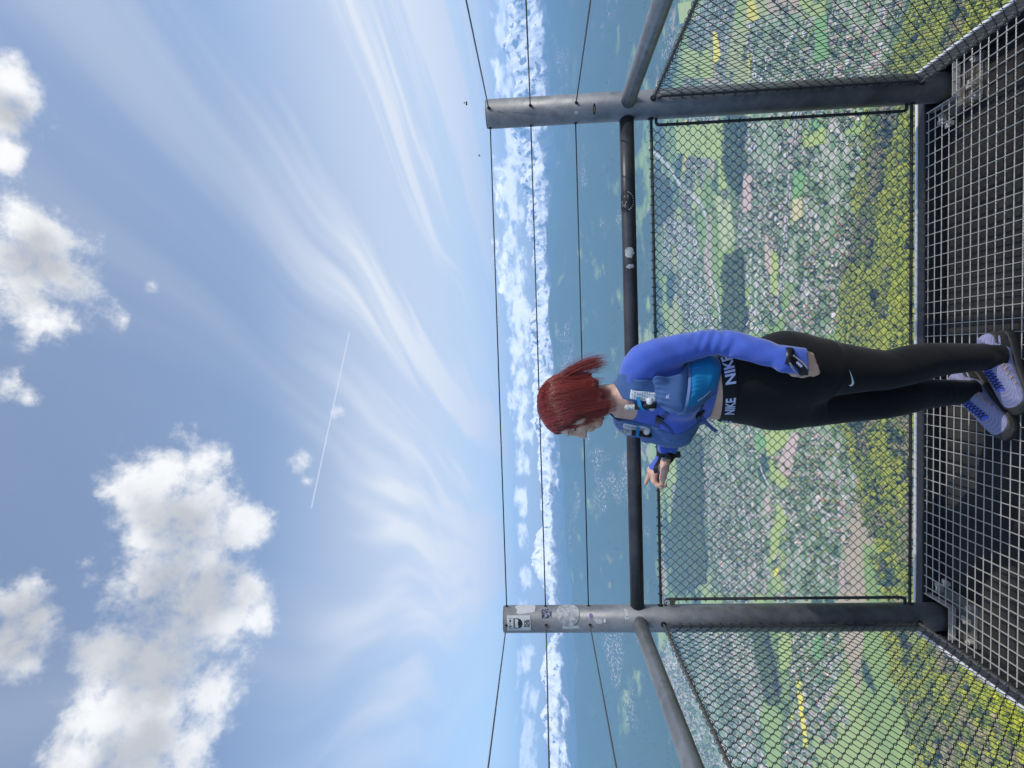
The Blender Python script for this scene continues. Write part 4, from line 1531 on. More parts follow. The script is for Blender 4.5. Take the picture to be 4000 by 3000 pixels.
obj('paint_spot', wrap_patch(rl, blob(0.487, 0.006, 0.021, 0.020, 20, 0.22, 33), 0.0005, 'paint_spot'), PAPER2, label='larger pale blotch of old glue on the front rail', cat='stain')
obj('paint_spot', wrap_patch(rl, blob(0.428, 0.000, 0.009, 0.016, 14, 0.3, 35), 0.0005, 'paint_spot'), PAPER2, label='smaller pale blotch of glue beside the larger one on the rail', cat='stain')

# padlock hooked on the left edge rod
lock = empty('padlock', (-1.028, -0.012, -0.135), 'small tarnished brass padlock hooked on the edge rod by the sticker post', 'padlock')
mb = MB()
mb.box((-1.036, -0.019, -0.160), (-1.012, -0.009, -0.138))
me = mb.mesh('lock_body')
bm = bmesh.new()
bm.from_mesh(me)
bmesh.ops.bevel(bm, geom=bm.edges[:], offset=0.0025, segments=2, affect='EDGES')
bm.to_mesh(me)
bm.free()
child('lock_body', me, mat('brass', (0.20, 0.17, 0.12), 0.45, 0.7, var=0.3, scale=80.0), lock)
mb = MB()
th = np.linspace(0, np.pi, 12)
mb.tube(np.concatenate([[(-1.032, -0.014, -0.140)], np.stack([-1.024 - 0.008 * np.cos(th), np.full(12, -0.014), -0.130 + 0.012 * np.sin(th)], -1), [(-1.016, -0.014, -0.140)]]), 0.0018, 8)
child('shackle', mb.mesh('shackle', True), GRATE, lock)

# two flying insects above the right post
for (bx, by, bz), s_, lb in (((0.985, -0.35, 0.630), 1.0, 'small dark flying insect hovering just above the right post top'), ((1.045, 0.3, 0.655), 0.8, 'fainter smaller flying insect beyond the right post top')):
    be = empty('insect', (bx, by, bz), lb, 'insect')
    mb = MB()
    sphere = []
    for cx_, r_ in ((-0.0045, 0.0034), (0.0, 0.0028), (0.0045, 0.0022)):
        mb.tube([(bx + (cx_ - r_) * s_, by, bz), (bx + (cx_ - r_ * 0.6) * s_, by, bz), (bx + cx_ * s_, by, bz), (bx + (cx_ + r_ * 0.6) * s_, by, bz), (bx + (cx_ + r_) * s_, by, bz)], [0.0003, r_ * 0.8 * s_, r_ * s_, r_ * 0.8 * s_, 0.0003], 8)
    child('body', mb.mesh('insect_body', True), INK, be)
    for sg in (-1, 1):
        mb = MB()
        mb.add([(bx, by, bz + 0.002), (bx - 0.003 * s_, by + sg * 0.004 * s_, bz + 0.009 * s_), (bx + 0.001, by + sg * 0.005 * s_, bz + 0.010 * s_), (bx + 0.003 * s_, by + sg * 0.002 * s_, bz + 0.005 * s_)], [(0, 1, 2, 3)])
        child('wing', mb.mesh('wing'), PAPER2, be)

# ------------------------------------------------------------------ the woman: implicit surfaces, meshed with surface nets
class Grid:
    def __init__(self, lo, hi, h):
        self.lo, self.h = np.array(lo, np.float64), h
        self.n = np.ceil((np.array(hi) - self.lo) / h).astype(int) + 1
        self.ax = [(self.lo[i] + h * np.arange(self.n[i])).astype(np.float32) for i in range(3)]

    def new(self):
        return np.full(self.n, 9.0, np.float32)

    def sl(self, lo, hi):
        out = []
        for i in range(3):
            a = max(0, int((lo[i] - self.lo[i]) / self.h))
            b = min(int(self.n[i]), int((hi[i] - self.lo[i]) / self.h) + 2)
            out.append(slice(a, max(a, b)))
        return tuple(out)

    def xyz(self, s):
        return self.ax[0][s[0]][:, None, None], self.ax[1][s[1]][None, :, None], self.ax[2][s[2]][None, None, :]


def smin(a, b, k):
    if k <= 0:
        return np.minimum(a, b)
    q = np.clip(0.5 + 0.5 * (b - a) / k, 0, 1)
    return b + (a - b) * q - k * q * (1 - q)


def smax(a, b, k):
    return -smin(-a, -b, k)


def put(G, D, fn, lo, hi, k, pad=0.035):
    s = G.sl(np.array(lo) - pad - k, np.array(hi) + pad + k)
    if any(q.stop <= q.start for q in s):
        return
    D[s] = smin(D[s], fn(*G.xyz(s)).astype(np.float32), k)


def cone(G, D, a, b, ra, rb, k=0.02):
    a, b = np.array(a, float), np.array(b, float)
    r = max(ra, rb)
    ba = b - a
    bb = ba @ ba

    def fn(x, y, z):
        px, py, pz = x - a[0], y - a[1], z - a[2]
        t_ = np.clip((px * ba[0] + py * ba[1] + pz * ba[2]) / bb, 0, 1)
        return np.sqrt((px - ba[0] * t_) ** 2 + (py - ba[1] * t_) ** 2 + (pz - ba[2] * t_) ** 2) - (ra + (rb - ra) * t_)
    put(G, D, fn, np.minimum(a, b) - r, np.maximum(a, b) + r, k)


def ell_fn(c, r, axes=None):
    c, r = np.array(c, float), np.array(r, float)
    A = np.eye(3) if axes is None else np.array(axes, float)

    def fn(x, y, z):
        p = [x - c[0], y - c[1], z - c[2]]
        q = [p[0] * A[i][0] + p[1] * A[i][1] + p[2] * A[i][2] for i in range(3)]
        k0 = np.sqrt(sum((q[i] / r[i]) ** 2 for i in range(3)))
        k1 = np.sqrt(sum((q[i] / r[i] ** 2) ** 2 for i in range(3))) + 1e-9
        return k0 * (k0 - 1) / k1
    return fn


def ell(G, D, c, r, axes=None, k=0.02):
    m = max(r)
    put(G, D, ell_fn(c, r, axes), np.array(c) - m, np.array(c) + m, k)


def chain(G, D, pts, rad, k=0.015):
    for i in range(len(pts) - 1):
        cone(G, D, pts[i], pts[i + 1], rad[i], rad[i + 1], k)


def limb(G, D, pts, rad, k=0.006, sub=7):
    """a limb with a smooth axis and smoothly changing girth (Catmull-Rom)"""
    q = np.concatenate([np.array(pts, float), np.array(rad, float)[:, None]], 1)
    e = np.concatenate([[2 * q[0] - q[1]], q, [2 * q[-1] - q[-2]]])
    out = []
    for i in range(1, len(e) - 2):
        for t_ in np.arange(sub) / sub:
            a, b, c_, d = e[i - 1], e[i], e[i + 1], e[i + 2]
            out.append(0.5 * (2 * b + (c_ - a) * t_ + (2 * a - 5 * b + 4 * c_ - d) * t_ ** 2 + (3 * b - a - 3 * c_ + d) * t_ ** 3))
    out = np.array(out + [q[-1]])
    L_ = G.new()
    chain(G, L_, out[:, :3], out[:, 3], k)
    return L_


def loft_fn(rows, Lx, Fx, pw=2.3):
    """stack of rounded sections: rows of (z, cx, cy, half width, half depth)"""
    rows = np.array(rows)[np.argsort([q[0] for q in rows])]

    def fn(x, y, z):
        zz = np.broadcast_to(z, (1, 1, z.shape[2])).ravel() if z.ndim == 3 else z
        I = [np.interp(zz, rows[:, 0], rows[:, i]).reshape(1, 1, -1) for i in (1, 2, 3, 4)]
        px, py = x - I[0], y - I[1]
        a = np.abs(px * Lx[0] + py * Lx[1]) / I[2]
        b = np.abs(px * Fx[0] + py * Fx[1]) / I[3]
        d = ((a ** pw + b ** pw) ** (1 / pw) - 1) * np.minimum(I[2], I[3])
        return np.maximum(d, np.maximum(rows[0, 0] - z, z - rows[-1, 0]))
    return fn


def nets(G, D, name, smooth=True, relax=1):
    """surface nets"""
    Sg = D < 0
    if not Sg.any():
        raise ValueError('empty ' + name)
    w_ = np.where(Sg)
    lo = [max(0, int(q.min()) - 2) for q in w_]
    hi = [int(q.max()) + 3 for q in w_]
    s = tuple(slice(a, b) for a, b in zip(lo, hi))
    D, Sg = D[s], Sg[s]
    cnt = np.zeros(np.array(D.shape) - 1, np.int8)
    for i in (0, 1):
        for j in (0, 1):
            for k in (0, 1):
                cnt += Sg[i:Sg.shape[0] - 1 + i, j:Sg.shape[1] - 1 + j, k:Sg.shape[2] - 1 + k]
    act = (cnt > 0) & (cnt < 8)
    I, J, K_ = np.where(act)
    idx = np.full(act.shape, -1, np.int32)
    idx[I, J, K_] = np.arange(len(I))
    acc = np.zeros((len(I), 3))
    num = np.zeros(len(I))
    cs = [(i, j, k) for i in (0, 1) for j in (0, 1) for k in (0, 1)]
    val = {c_: D[I + c_[0], J + c_[1], K_ + c_[2]] for c_ in cs}
    for a in cs:
        for ax_ in range(3):
            if a[ax_]:
                continue
            b = list(a)
            b[ax_] = 1
            b = tuple(b)
            va, vb = val[a], val[b]
            m = (va < 0) != (vb < 0)
            t_ = np.where(m, va / np.where(m, va - vb, 1), 0)
            for d_ in range(3):
                acc[:, d_] += np.where(m, a[d_] + (t_ if d_ == ax_ else 0), 0)
            num += m
    V_ = acc / num[:, None] + np.stack([I, J, K_], -1)
    fs = []
    for ax_ in range(3):
        u_, v_ = (ax_ + 1) % 3, (ax_ + 2) % 3
        s0 = [slice(None)] * 3
        s1 = [slice(None)] * 3
        s0[ax_], s1[ax_] = slice(0, -1), slice(1, None)
        ch = Sg[tuple(s0)] != Sg[tuple(s1)]
        e = np.stack(np.where(ch), -1)
        ok = (e[:, u_] > 0) & (e[:, v_] > 0) & (e[:, u_] < Sg.shape[u_] - 1) & (e[:, v_] < Sg.shape[v_] - 1)
        e = e[ok]
        inside_first = Sg[e[:, 0], e[:, 1], e[:, 2]]
        du, dv = np.zeros(3, int), np.zeros(3, int)
        du[u_], dv[v_] = 1, 1
        q = [e - du - dv, e - dv, e, e - du]
        q = np.stack([idx[c_[:, 0], c_[:, 1], c_[:, 2]] for c_ in q], -1)
        q[~inside_first] = q[~inside_first][:, ::-1]
        fs.append(q)
    F_ = np.concatenate(fs)
    F_ = F_[(F_ >= 0).all(1)]
    if relax:
        nb = np.zeros((len(V_), 3))
        c_ = np.zeros(len(V_))
        for a, b in ((0, 1), (1, 2), (2, 3), (3, 0)):
            for p, q in ((a, b), (b, a)):
                np.add.at(nb, F_[:, p], V_[F_[:, q]])
                np.add.at(c_, F_[:, p], 1)
        V_ = V_ * 0.45 + 0.55 * nb / np.maximum(c_, 1)[:, None]
    V_ = G.lo + (V_ + np.array(lo)) * G.h
    return np_mesh(name, V_, F_, smooth)


def unit(q):
    q = np.array(q, float)
    return q / np.linalg.norm(q)


FT = unit((-0.71, -0.70, 0))                 # where her chest faces
LT = np.array([-FT[1], FT[0], 0.0])          # towards her left
TOR = [  # z, centre x, y, half width, half depth
    (0.125, -0.112, -0.360, 0.052, 0.052), (0.100, -0.106, -0.356, 0.070, 0.056), (0.078, -0.100, -0.352, 0.112, 0.066), (0.05, -0.094, -0.346, 0.148, 0.080), (0.01, -0.093, -0.345, 0.158, 0.094),
    (-0.05, -0.096, -0.348, 0.149, 0.103), (-0.10, -0.094, -0.352, 0.138, 0.100), (-0.16, -0.084, -0.354, 0.126, 0.093), (-0.215, -0.074, -0.356, 0.121, 0.090),
    (-0.27, -0.067, -0.358, 0.136, 0.097), (-0.33, -0.062, -0.360, 0.158, 0.110), (-0.40, -0.060, -0.362, 0.170, 0.122), (-0.46, -0.062, -0.362, 0.173, 0.124), (-0.52, -0.065, -0.362, 0.162, 0.114), (-0.57, -0.066, -0.362, 0.14, 0.09)]
tor = loft_fn(TOR, LT, FT)


def axis_at(z):
    r_ = np.array(TOR)[::-1]
    return np.array([np.interp(z, r_[:, 0], r_[:, 1]), np.interp(z, r_[:, 0], r_[:, 2])])


G = Grid((-0.53, -0.68, -1.20), (0.17, 0.02, 0.43), 0.004)
DT, DA, DL, DH, DN = G.new(), G.new(), G.new(), G.new(), G.new()
# torso
put(G, DT, tor, (-0.35, -0.62, -0.58), (0.16, -0.10, 0.13), 0.0)
for sg in (-1, 1):   # bust, buttocks
    c_ = axis_at(-0.075)
    ell(G, DT, (c_[0] + FT[0] * 0.070 + LT[0] * 0.062 * sg, c_[1] + FT[1] * 0.070 + LT[1] * 0.062 * sg, -0.085), (0.064, 0.062, 0.062), None, 0.035)
    c_ = axis_at(-0.46)
    ell(G, DT, (c_[0] - FT[0] * 0.048 + LT[0] * 0.072 * sg, c_[1] - FT[1] * 0.048 + LT[1] * 0.072 * sg, -0.465), (0.083, 0.083, 0.090), None, 0.04)
DT = DT.astype(np.float32)
# shoulders and arms
LS, LE, LW = (0.030, -0.466, 0.040), (0.089, -0.505, -0.185), (0.029, -0.585, -0.374)
RS, RE, RW = (-0.196, -0.225, 0.042), (-0.215, -0.085, -0.150), (-0.361, -0.093, -0.114)
DA = smin(DA, limb(G, DA, [(-0.045, -0.405, 0.066), LS, (0.070, -0.484, -0.07), LE, (0.070, -0.540, -0.272), LW], [0.049, 0.053, 0.043, 0.034, 0.035, 0.026]), 0.02)
DA = smin(DA, limb(G, DA, [(-0.150, -0.290, 0.066), RS, (-0.212, -0.15, -0.06), RE, (-0.29, -0.088, -0.135), RW], [0.050, 0.056, 0.046, 0.036, 0.036, 0.027]), 0.02)
# legs
LH, LK, LA = (0.002, -0.415, -0.46), (-0.022, -0.425, -0.790), (0.010, -0.365, -1.150)
RH, RK, RA = (-0.118, -0.310, -0.46), (-0.138, -0.335, -0.825), (-0.120, -0.258, -1.175)
DL = smin(DL, limb(G, DL, [LH, (-0.012, -0.425, -0.60), (-0.020, -0.428, -0.72), LK, (-0.006, -0.405, -0.885), (0.006, -0.388, -0.98), LA, (0.010, -0.365, -1.19)], [0.104, 0.087, 0.067, 0.060, 0.0605, 0.052, 0.040, 0.042]), 0.02)
DL = smin(DL, limb(G, DL, [RH, (-0.132, -0.322, -0.60), (-0.138, -0.333, -0.73), RK, (-0.126, -0.315, -0.915), (-0.120, -0.295, -1.00), RA, (-0.120, -0.258, -1.20)], [0.102, 0.084, 0.065, 0.057, 0.058, 0.049, 0.038, 0.040]), 0.02)
# hands
NL = [(0.009, 0.008, 0.0072, 0.0062)] * 4


def hand_left():
    d = unit((-0.16, -0.06, -0.98))
    i_ = unit(np.array((-0.93, -0.22, 0.14)) - d * (np.array((-0.93, -0.22, 0.14)) @ d))
    n_ = np.cross(i_, d)
    n_ = n_ if n_[1] < 0 else -n_
    W = np.array(LW)
    chain(G, DN, [W, W + d * 0.03], [0.029, 0.026], 0.01)
    for o_, l_ in ((0.023, 0.068), (0.008, 0.070), (-0.008, 0.067), (-0.023, 0.061)):
        cone(G, DN, W + d * 0.014 + i_ * o_ * 0.55, W + d * l_ + i_ * o_, 0.015, 0.0115, 0.012)
    for o_, l_, ex in ((0.023, 0.068, 0.95), (0.008, 0.070, 0.70), (-0.008, 0.067, 0.55), (-0.0235, 0.061, 0.55)):
        K0 = W + d * l_ + i_ * o_
        d1 = unit(d * 1.0 - n_ * 0.25 + i_ * 0.10)
        K1 = K0 + d1 * 0.036 * ex
        d2 = unit(d * 0.12 - n_ * 1.0)
        K2 = K1 + d2 * 0.023
        d3 = unit(-d * 0.9 - n_ * 0.45)
        K3 = K2 + d3 * 0.017
        chain(G, DN, [K0, K1, K2, K3], [0.0105, 0.0098, 0.0085, 0.0075], 0.004)
    T0 = W + d * 0.016 + i_ * 0.018 - n_ * 0.008
    T1 = T0 + unit(d * 0.8 + i_ * 0.62 - n_ * 0.1) * 0.028
    T2 = T1 + unit(d * 1.0 + i_ * 0.10) * 0.024
    T3 = T2 + unit(d * 1.0 - i_ * 0.15 - n_ * 0.1) * 0.020
    chain(G, DN, [T0, T1, T2, T3], [0.015, 0.0125, 0.0105, 0.0080], 0.008)
    return W, d, i_, n_


LHAND = hand_left()
W = np.array(RW)
rk = {'i': (-0.4375, -0.098, -0.067), 'm': (-0.4380, -0.083, -0.060), 'r': (-0.4345, -0.069, -0.056), 'p': (-0.4285, -0.057, -0.056)}
for q in rk.values():
    cone(G, DN, W + (np.array(q) - W) * 0.15, q, 0.0185, 0.0115, 0.012)
chain(G, DN, [rk['i'], (-0.4690, -0.101, -0.062), (-0.4835, -0.110, -0.076), (-0.4925, -0.115, -0.091)], [0.0105, 0.0096, 0.0085, 0.0072], 0.004)
chain(G, DN, [rk['m'], (-0.4745, -0.083, -0.066), (-0.4880, -0.094, -0.088), (-0.4830, -0.101, -0.109)], [0.0105, 0.0096, 0.0085, 0.0070], 0.004)
chain(G, DN, [rk['r'], (-0.4760, -0.066, -0.068), (-0.4930, -0.074, -0.088), (-0.4950, -0.083, -0.111)], [0.0100, 0.0092, 0.0082, 0.0068], 0.004)
chain(G, DN, [rk['p'], (-0.4600, -0.046, -0.053), (-0.4790, -0.040, -0.046), (-0.4940, -0.036, -0.041)], [0.0095, 0.0085, 0.0075, 0.0062], 0.004)
chain(G, DN, [(-0.380, -0.112, -0.108), (-0.414, -0.130, -0.100), (-0.446, -0.135, -0.091), (-0.4725, -0.128, -0.089)], [0.020, 0.0150, 0.0112, 0.0085], 0.008)
# neck and head
FH = unit((-0.93, -0.28, -0.20))
LH_ = unit((-FH[1], FH[0], 0))
UH = np.cross(FH, LH_)
UH = UH if UH[2] > 0 else -UH
HC = np.array([-0.124, -0.368, 0.289])
hp = lambda f, l, u: HC + FH * f + LH_ * l + UH * u
fp = lambda f, l, u: hp(f + 0.004, l, u + 0.019)     # points of the face
AX = [FH, LH_, UH]
chain(G, DH, [(-0.100, -0.350, 0.06), hp(-0.012, 0, -0.080)], [0.056, 0.046], 0.03)
ell(G, DH, hp(-0.008, 0, 0.015), (0.096, 0.073, 0.088), AX, 0.02)
ell(G, DH, fp(0.030, 0, -0.035), (0.066, 0.058, 0.078), AX, 0.03)
cone(G, DH, fp(0.030, 0.030, -0.088), fp(0.068, 0.0, -0.100), 0.021, 0.015, 0.02)
cone(G, DH, fp(0.030, -0.030, -0.088), fp(0.068, 0.0, -0.100), 0.021, 0.015, 0.02)
ell(G, DH, fp(0.078, 0, -0.099), (0.0145, 0.016, 0.0125), AX, 0.012)            # chin
cone(G, DH, fp(0.090, 0, -0.005), fp(0.111, 0, -0.042), 0.0075, 0.0092, 0.010)    # nose
for sg in (-1, 1):
    ell(G, DH, fp(0.099, 0.0095 * sg, -0.047), (0.0095, 0.0065, 0.0062), AX, 0.005)
    ell(G, DH, fp(0.066, 0.036 * sg, -0.040), (0.026, 0.022, 0.024), AX, 0.02)    # cheeks
cone(G, DH, fp(0.085, 0.022, 0.010), fp(0.085, -0.022, 0.010), 0.008, 0.008, 0.014)  # brow
cone(G, DH, fp(0.0945, 0.010, -0.0680), fp(0.0945, -0.010, -0.0680), 0.0066, 0.0066, 0.006)   # lips
cone(G, DH, fp(0.0925, 0.009, -0.0785), fp(0.0925, -0.009, -0.0785), 0.0068, 0.0068, 0.006)
# eye sockets
for sg in (-1, 1):
    s = G.sl(fp(0.086, 0.030 * sg, -0.012) - 0.03, fp(0.086, 0.030 * sg, -0.012) + 0.03)
    DH[s] = smax(DH[s], -ell_fn(fp(0.092, 0.031 * sg, -0.012), (0.012, 0.017, 0.011), AX)(*G.xyz(s)), 0.012)

body = smin(smin(DT, DA, 0.03), DL, 0.03)
body = smin(body, DH, 0.025)
body = smin(body, DN, 0.006)


def skin_mat():
    ma = mat('skin', (0.74, 0.46, 0.35), 0.5, var=0.09, scale=35.0, bump=0.1, bscale=500.0)
    b = ma.node_tree.nodes['Principled BSDF'] if 'Principled BSDF' in ma.node_tree.nodes else [n for n in ma.node_tree.nodes if n.type == 'BSDF_PRINCIPLED'][0]
    b.inputs['Subsurface Weight'].default_value = 0.12
    b.inputs['Subsurface Radius'].default_value = (0.012, 0.005, 0.003)
    return ma


SKIN = skin_mat()
person = obj('person', nets(G, body - 0.0015, 'body'), SKIN, label='woman with auburn bob in blue top, running vest and black leggings leaning by the fence', cat='person')
LIP = mat('lips', (0.60, 0.24, 0.22), 0.4)
mb = MB()
for u_, f_, hw_ in ((-0.0675, 0.0985, 0.013), (-0.0790, 0.0968, 0.0115)):
    th = np.linspace(-1, 1, 9)
    mb.tube([fp(f_ - 0.008 * q * q, hw_ * q, u_ + 0.0015 * q * q) for q in th], 0.0046 * np.sqrt(np.clip(1.02 - th ** 2, 0.03, 1)), 8)
child('lips', mb.mesh('lips', True), LIP, person)
EYEW = mat('eye_white', (0.75, 0.74, 0.72), 0.25)
LASH = mat('lashes', (0.02, 0.014, 0.012), 0.6)
BROW = mat('eyebrow', (0.20, 0.10, 0.07), 0.8)
for sg in (-1, 1):
    bm = bmesh.new()
    bmesh.ops.create_uvsphere(bm, u_segments=14, v_segments=10, radius=0.0112, matrix=Matrix.Translation(Vector(fp(0.0765, 0.031 * sg, -0.012))))
    me = bpy.data.meshes.new('eye')
    bm.to_mesh(me)
    bm.free()
    me.polygons.foreach_set('use_smooth', [True] * len(me.polygons))
    ey = child('eye', me, EYEW, person)
    mb = MB()
    mb.tube([fp(0.0880, 0.031 * sg - 0.002 * sg, -0.0135), fp(0.0886, 0.031 * sg - 0.002 * sg, -0.0138)], 0.0050, 12)
    child('iris', mb.mesh('iris'), LASH, person)
    th = np.linspace(-1, 1, 7)
    mb = MB()
    mb.tube([fp(0.0890 - 0.006 * q * q, 0.031 * sg + 0.0135 * q, -0.0105 + 0.004 * (1 - q * q) - 0.004) for q in th], 0.0018, 6)
    child('eyelashes', mb.mesh('eyelashes', True), LASH, person)
    mb = MB()
    mb.tube([fp(0.0945 - 0.010 * max(0, q) ** 2, 0.030 * sg + 0.016 * q * sg, 0.010 + 0.003 * (1 - q * q)) for q in th], 0.0017 * np.sqrt(np.clip(1.05 - th ** 2, 0.1, 1)), 6)
    child('eyebrow', mb.mesh('eyebrow', True), BROW, person)


# ---- clothes: the body's own fields, grown a little and cut at the hems
def fabric(name, c, rough=0.85, var=0.10, scale=18.0, bump=0.25, bscale=260.0, sheen=0.25, weave=None):
    return mat(name, c, rough, 0.0, var=var, scale=scale, bump=bump, bscale=bscale, spec=0.25, sheen=sheen)


X_, Y_, Z_ = G.ax[0][:, None, None], G.ax[1][None, :, None], G.ax[2][None, None, :]
fwd = (X_ + 0.08) * FT[0] + (Y_ + 0.355) * FT[1]
lat = (X_ + 0.08) * LT[0] + (Y_ + 0.355) * LT[1]
BLUE = fabric('blue_jersey', (0.070, 0.140, 0.60), 0.8, 0.14, 40.0, 0.3, 420.0, 0.5)
top = smin(DT, DA, 0.03)
arm_near = np.exp(-((X_ - 0.085) ** 2 + (Y_ + 0.505) ** 2 + (Z_ + 0.185) ** 2) / 0.0042)
fold = 0.0030 * arm_near * np.sin(190 * Z_ + 70 * X_ + 2.0 * np.sin(60 * Y_)) + 0.0016 * np.sin(130 * Z_ + 22 * X_ + 3 * np.sin(40 * Y_)) * np.exp(-((Z_ + 0.205) / 0.05) ** 2) + 0.0011 * np.sin(70 * Z_ - 50 * X_ + 25 * Y_) + 0.0009 * np.sin(95 * X_ + 60 * Y_ + 30 * Z_)
sw = top - 0.0065 - fold
hemz = -0.214 + 0.009 * np.clip(fwd / 0.1, -1, 1)
sw = np.maximum(sw, hemz - Z_ + np.where(np.minimum(DA - 0.012, 9) < 0, -9, 0))
# sleeves run past the wrist to the knuckles
sl_ = G.new()
Wl, dl, il, nl_ = LHAND
for o_, l_ in ((0.026, 0.070), (0.009, 0.074), (-0.009, 0.071), (-0.025, 0.065)):
    cone(G, sl_, Wl + dl * 0.0 + il * o_ * 0.6, Wl + dl * l_ + il * o_, 0.0285, 0.0185, 0.014)
for q in rk.values():
    qq = W + (np.array(q) - W) * 0.86
    cone(G, sl_, W, qq, 0.0215, 0.0145, 0.012)
# the bare thumb of the right hand is not in the sleeve
s2 = G.sl((-0.5, -0.2, -0.2), (-0.33, 0.0, 0.02))
sl_[s2] = smax(sl_[s2], -ell_fn((-0.420, -0.138, -0.098), (0.05, 0.030, 0.026))(*G.xyz(s2)), 0.004)
# cut flat at the knuckles
cutL = (X_ - Wl[0]) * dl[0] + (Y_ - Wl[1]) * dl[1] + (Z_ - Wl[2]) * dl[2] - (0.066 + 0.10 * ((X_ - Wl[0]) * il[0] + (Y_ - Wl[1]) * il[1] + (Z_ - Wl[2]) * il[2]))
sl_ = np.where(X_ > -0.25, np.maximum(sl_, cutL), sl_)
sw = smin(sw, sl_, 0.012)
# scoop neck
s = G.sl((-0.26, -0.52, 0.0), (0.03, -0.22, 0.2))
sw[s] = smax(sw[s], -ell_fn((-0.118, -0.372, 0.125), (0.082, 0.082, 0.085))(*G.xyz(s)), 0.004)
sweater = child('top', nets(G, sw, 'blue_top'), BLUE, person)
sweater['label'] = 'long-sleeved cobalt blue jersey top'

BLACK = fabric('black_stretch', (0.0050, 0.0053, 0.0065), 0.8, 0.1, 30.0, 0.12, 500.0, 0.12)
lg = smin(DT, DL, 0.045) - 0.0045
band_top = -0.236 + 0.15 * np.clip(lat, -0.12, 0.11)
lg = np.maximum(lg, Z_ - band_top + 0.004)
child('leggings', nets(G, lg, 'leggings'), BLACK, person)
s = G.sl((-0.35, -0.62, -0.34), (0.2, -0.1, -0.2))
bd = (DT - 0.0075)[s]
xs, ys, zs = G.xyz(s)
lts = (xs + 0.08) * LT[0] + (ys + 0.355) * LT[1]
bt = -0.236 + 0.15 * np.clip(lts, -0.12, 0.11)
bd = smax(bd, np.maximum(zs - bt, (bt - 0.046) - zs), 0.003)
tmp = G.new()
tmp[s] = bd
band = child('waistband', nets(G, tmp, 'waistband'), fabric('black_elastic', (0.010, 0.011, 0.013), 0.7, 0.1, 40.0, 0.2, 700.0, 0.1), person)

# ---- hair: a bob in one mass with strands over it
s = G.sl((-0.30, -0.54, 0.10), (0.10, -0.20, 0.43))
xs, ys, zs = G.xyz(s)
px_, py_, pz_ = xs - HC[0], ys - HC[1], zs - HC[2]
hf = px_ * FH[0] + py_ * FH[1] + pz_ * FH[2]
hl = px_ * LH_[0] + py_ * LH_[1] + pz_ * LH_[2]
hu = px_ * UH[0] + py_ * UH[1] + pz_ * UH[2]
cap = ell_fn(hp(-0.010, 0, 0.012), (0.112, 0.090, 0.103), AX)(xs, ys, zs)
skirt = np.sqrt(((hf + 0.004) / 0.103) ** 2 + (hl / 0.090) ** 2) - 1
skirt = skirt * 0.09
skirt = np.maximum(skirt, np.maximum(hu - 0.02, -0.116 - 0.25 * np.minimum(hf, 0.03) - hu + 0.008 * np.sin(hl * 90) + 0.006 * np.sin(hf * 140)))
hd = smin(cap, skirt, 0.02)
hair_front = 0.064 + 0.05 * np.clip((hu - 0.035) / 0.06, 0, 1) + 0.010 * np.sin(hu * 55) - 0.3 * np.maximum(0, 0.03 - np.abs(hl)) * (hu < 0.05)
hd = smax(hd, hf - hair_front, 0.008)
hd = smax(hd, -ell_fn(hp(0.062, 0, -0.058), (0.075, 0.050, 0.085), AX)(xs, ys, zs), 0.01)
hd = hd + 0.0018 * np.sin(hl * 230 + hf * 90 + 2.5 * np.sin(hu * 40)) + 0.0012 * np.sin(hf * 310 + hl * 60)
tmp = G.new()
tmp[s] = hd


def hair_mat(name, c1, c2):
    ma = bpy.data.materials.new(name)
    ma.use_nodes = True
    t = NT(ma.node_tree)
    b = t.n('ShaderNodeBsdfPrincipled')
    o = t.n('ShaderNodeOutputMaterial')
    t.link(b.outputs[0], o.inputs[0])
    at = t.n('ShaderNodeAttribute', attribute_name='tone').outputs['Fac']
    nz_ = t.noise(t.v('MULTIPLY', t.n('ShaderNodeTexCoord').outputs['Object'], (1, 1, 0.15)), 160.0, 3.0)
    t.link(t.mix(t.m('ADD', t.m('MULTIPLY', at, 0.75), t.m('MULTIPLY', nz_, 0.3)), c1, c2), b.inputs['Base Color'])
    b.inputs['Roughness'].default_value = 0.30
    b.inputs['Specular IOR Level'].default_value = 0.55
    return ma


HAIRM = hair_mat('auburn_hair', (0.045, 0.008, 0.010), (0.62, 0.105, 0.085))
hair_me = nets(G, tmp, 'hair', relax=2)
at = hair_me.attributes.new('tone', 'FLOAT', 'POINT')
at.data.foreach_set('value', np.full(len(hair_me.vertices), 0.12, np.float32))
hair = child('hair', hair_me, HAIRM, person)
from mathutils.bvhtree import BVHTree


def bvh_of(me):
    return BVHTree.FromPolygons([v_.co[:] for v_ in me.vertices], [tuple(p.vertices) for p in me.polygons])


hb = bvh_of(hair_me)
gh = np.random.default_rng(3)
vs, fs, tone, n0 = [], [], [], 0
ang4 = np.linspace(0, 2 * np.pi, 4, endpoint=False)


def strand(pts, r0, tn):
    global n0
    pts = np.asarray(pts)
    n = len(pts)
    t_ = np.gradient(pts, axis=0)
    t_ /= np.linalg.norm(t_, axis=1)[:, None] + 1e-9
    u_ = np.cross(t_, FH + 0.3 * LH_)
    u_ /= np.linalg.norm(u_, axis=1)[:, None] + 1e-9
    v_ = np.cross(t_, u_)
    rad = r0 * np.linspace(1, 0.25, n)
    ring = pts[:, None] + rad[:, None, None] * (np.cos(ang4)[None, :, None] * u_[:, None] + np.sin(ang4)[None, :, None] * v_[:, None])
    vs.append(ring.reshape(-1, 3))
    for i in range(n - 1):
        for j in range(4):
            fs.append((n0 + i * 4 + j, n0 + i * 4 + (j + 1) % 4, n0 + i * 4 + 4 + (j + 1) % 4, n0 + i * 4 + 4 + j))
    tone.append(np.full(n * 4, tn))
    n0 += n * 4


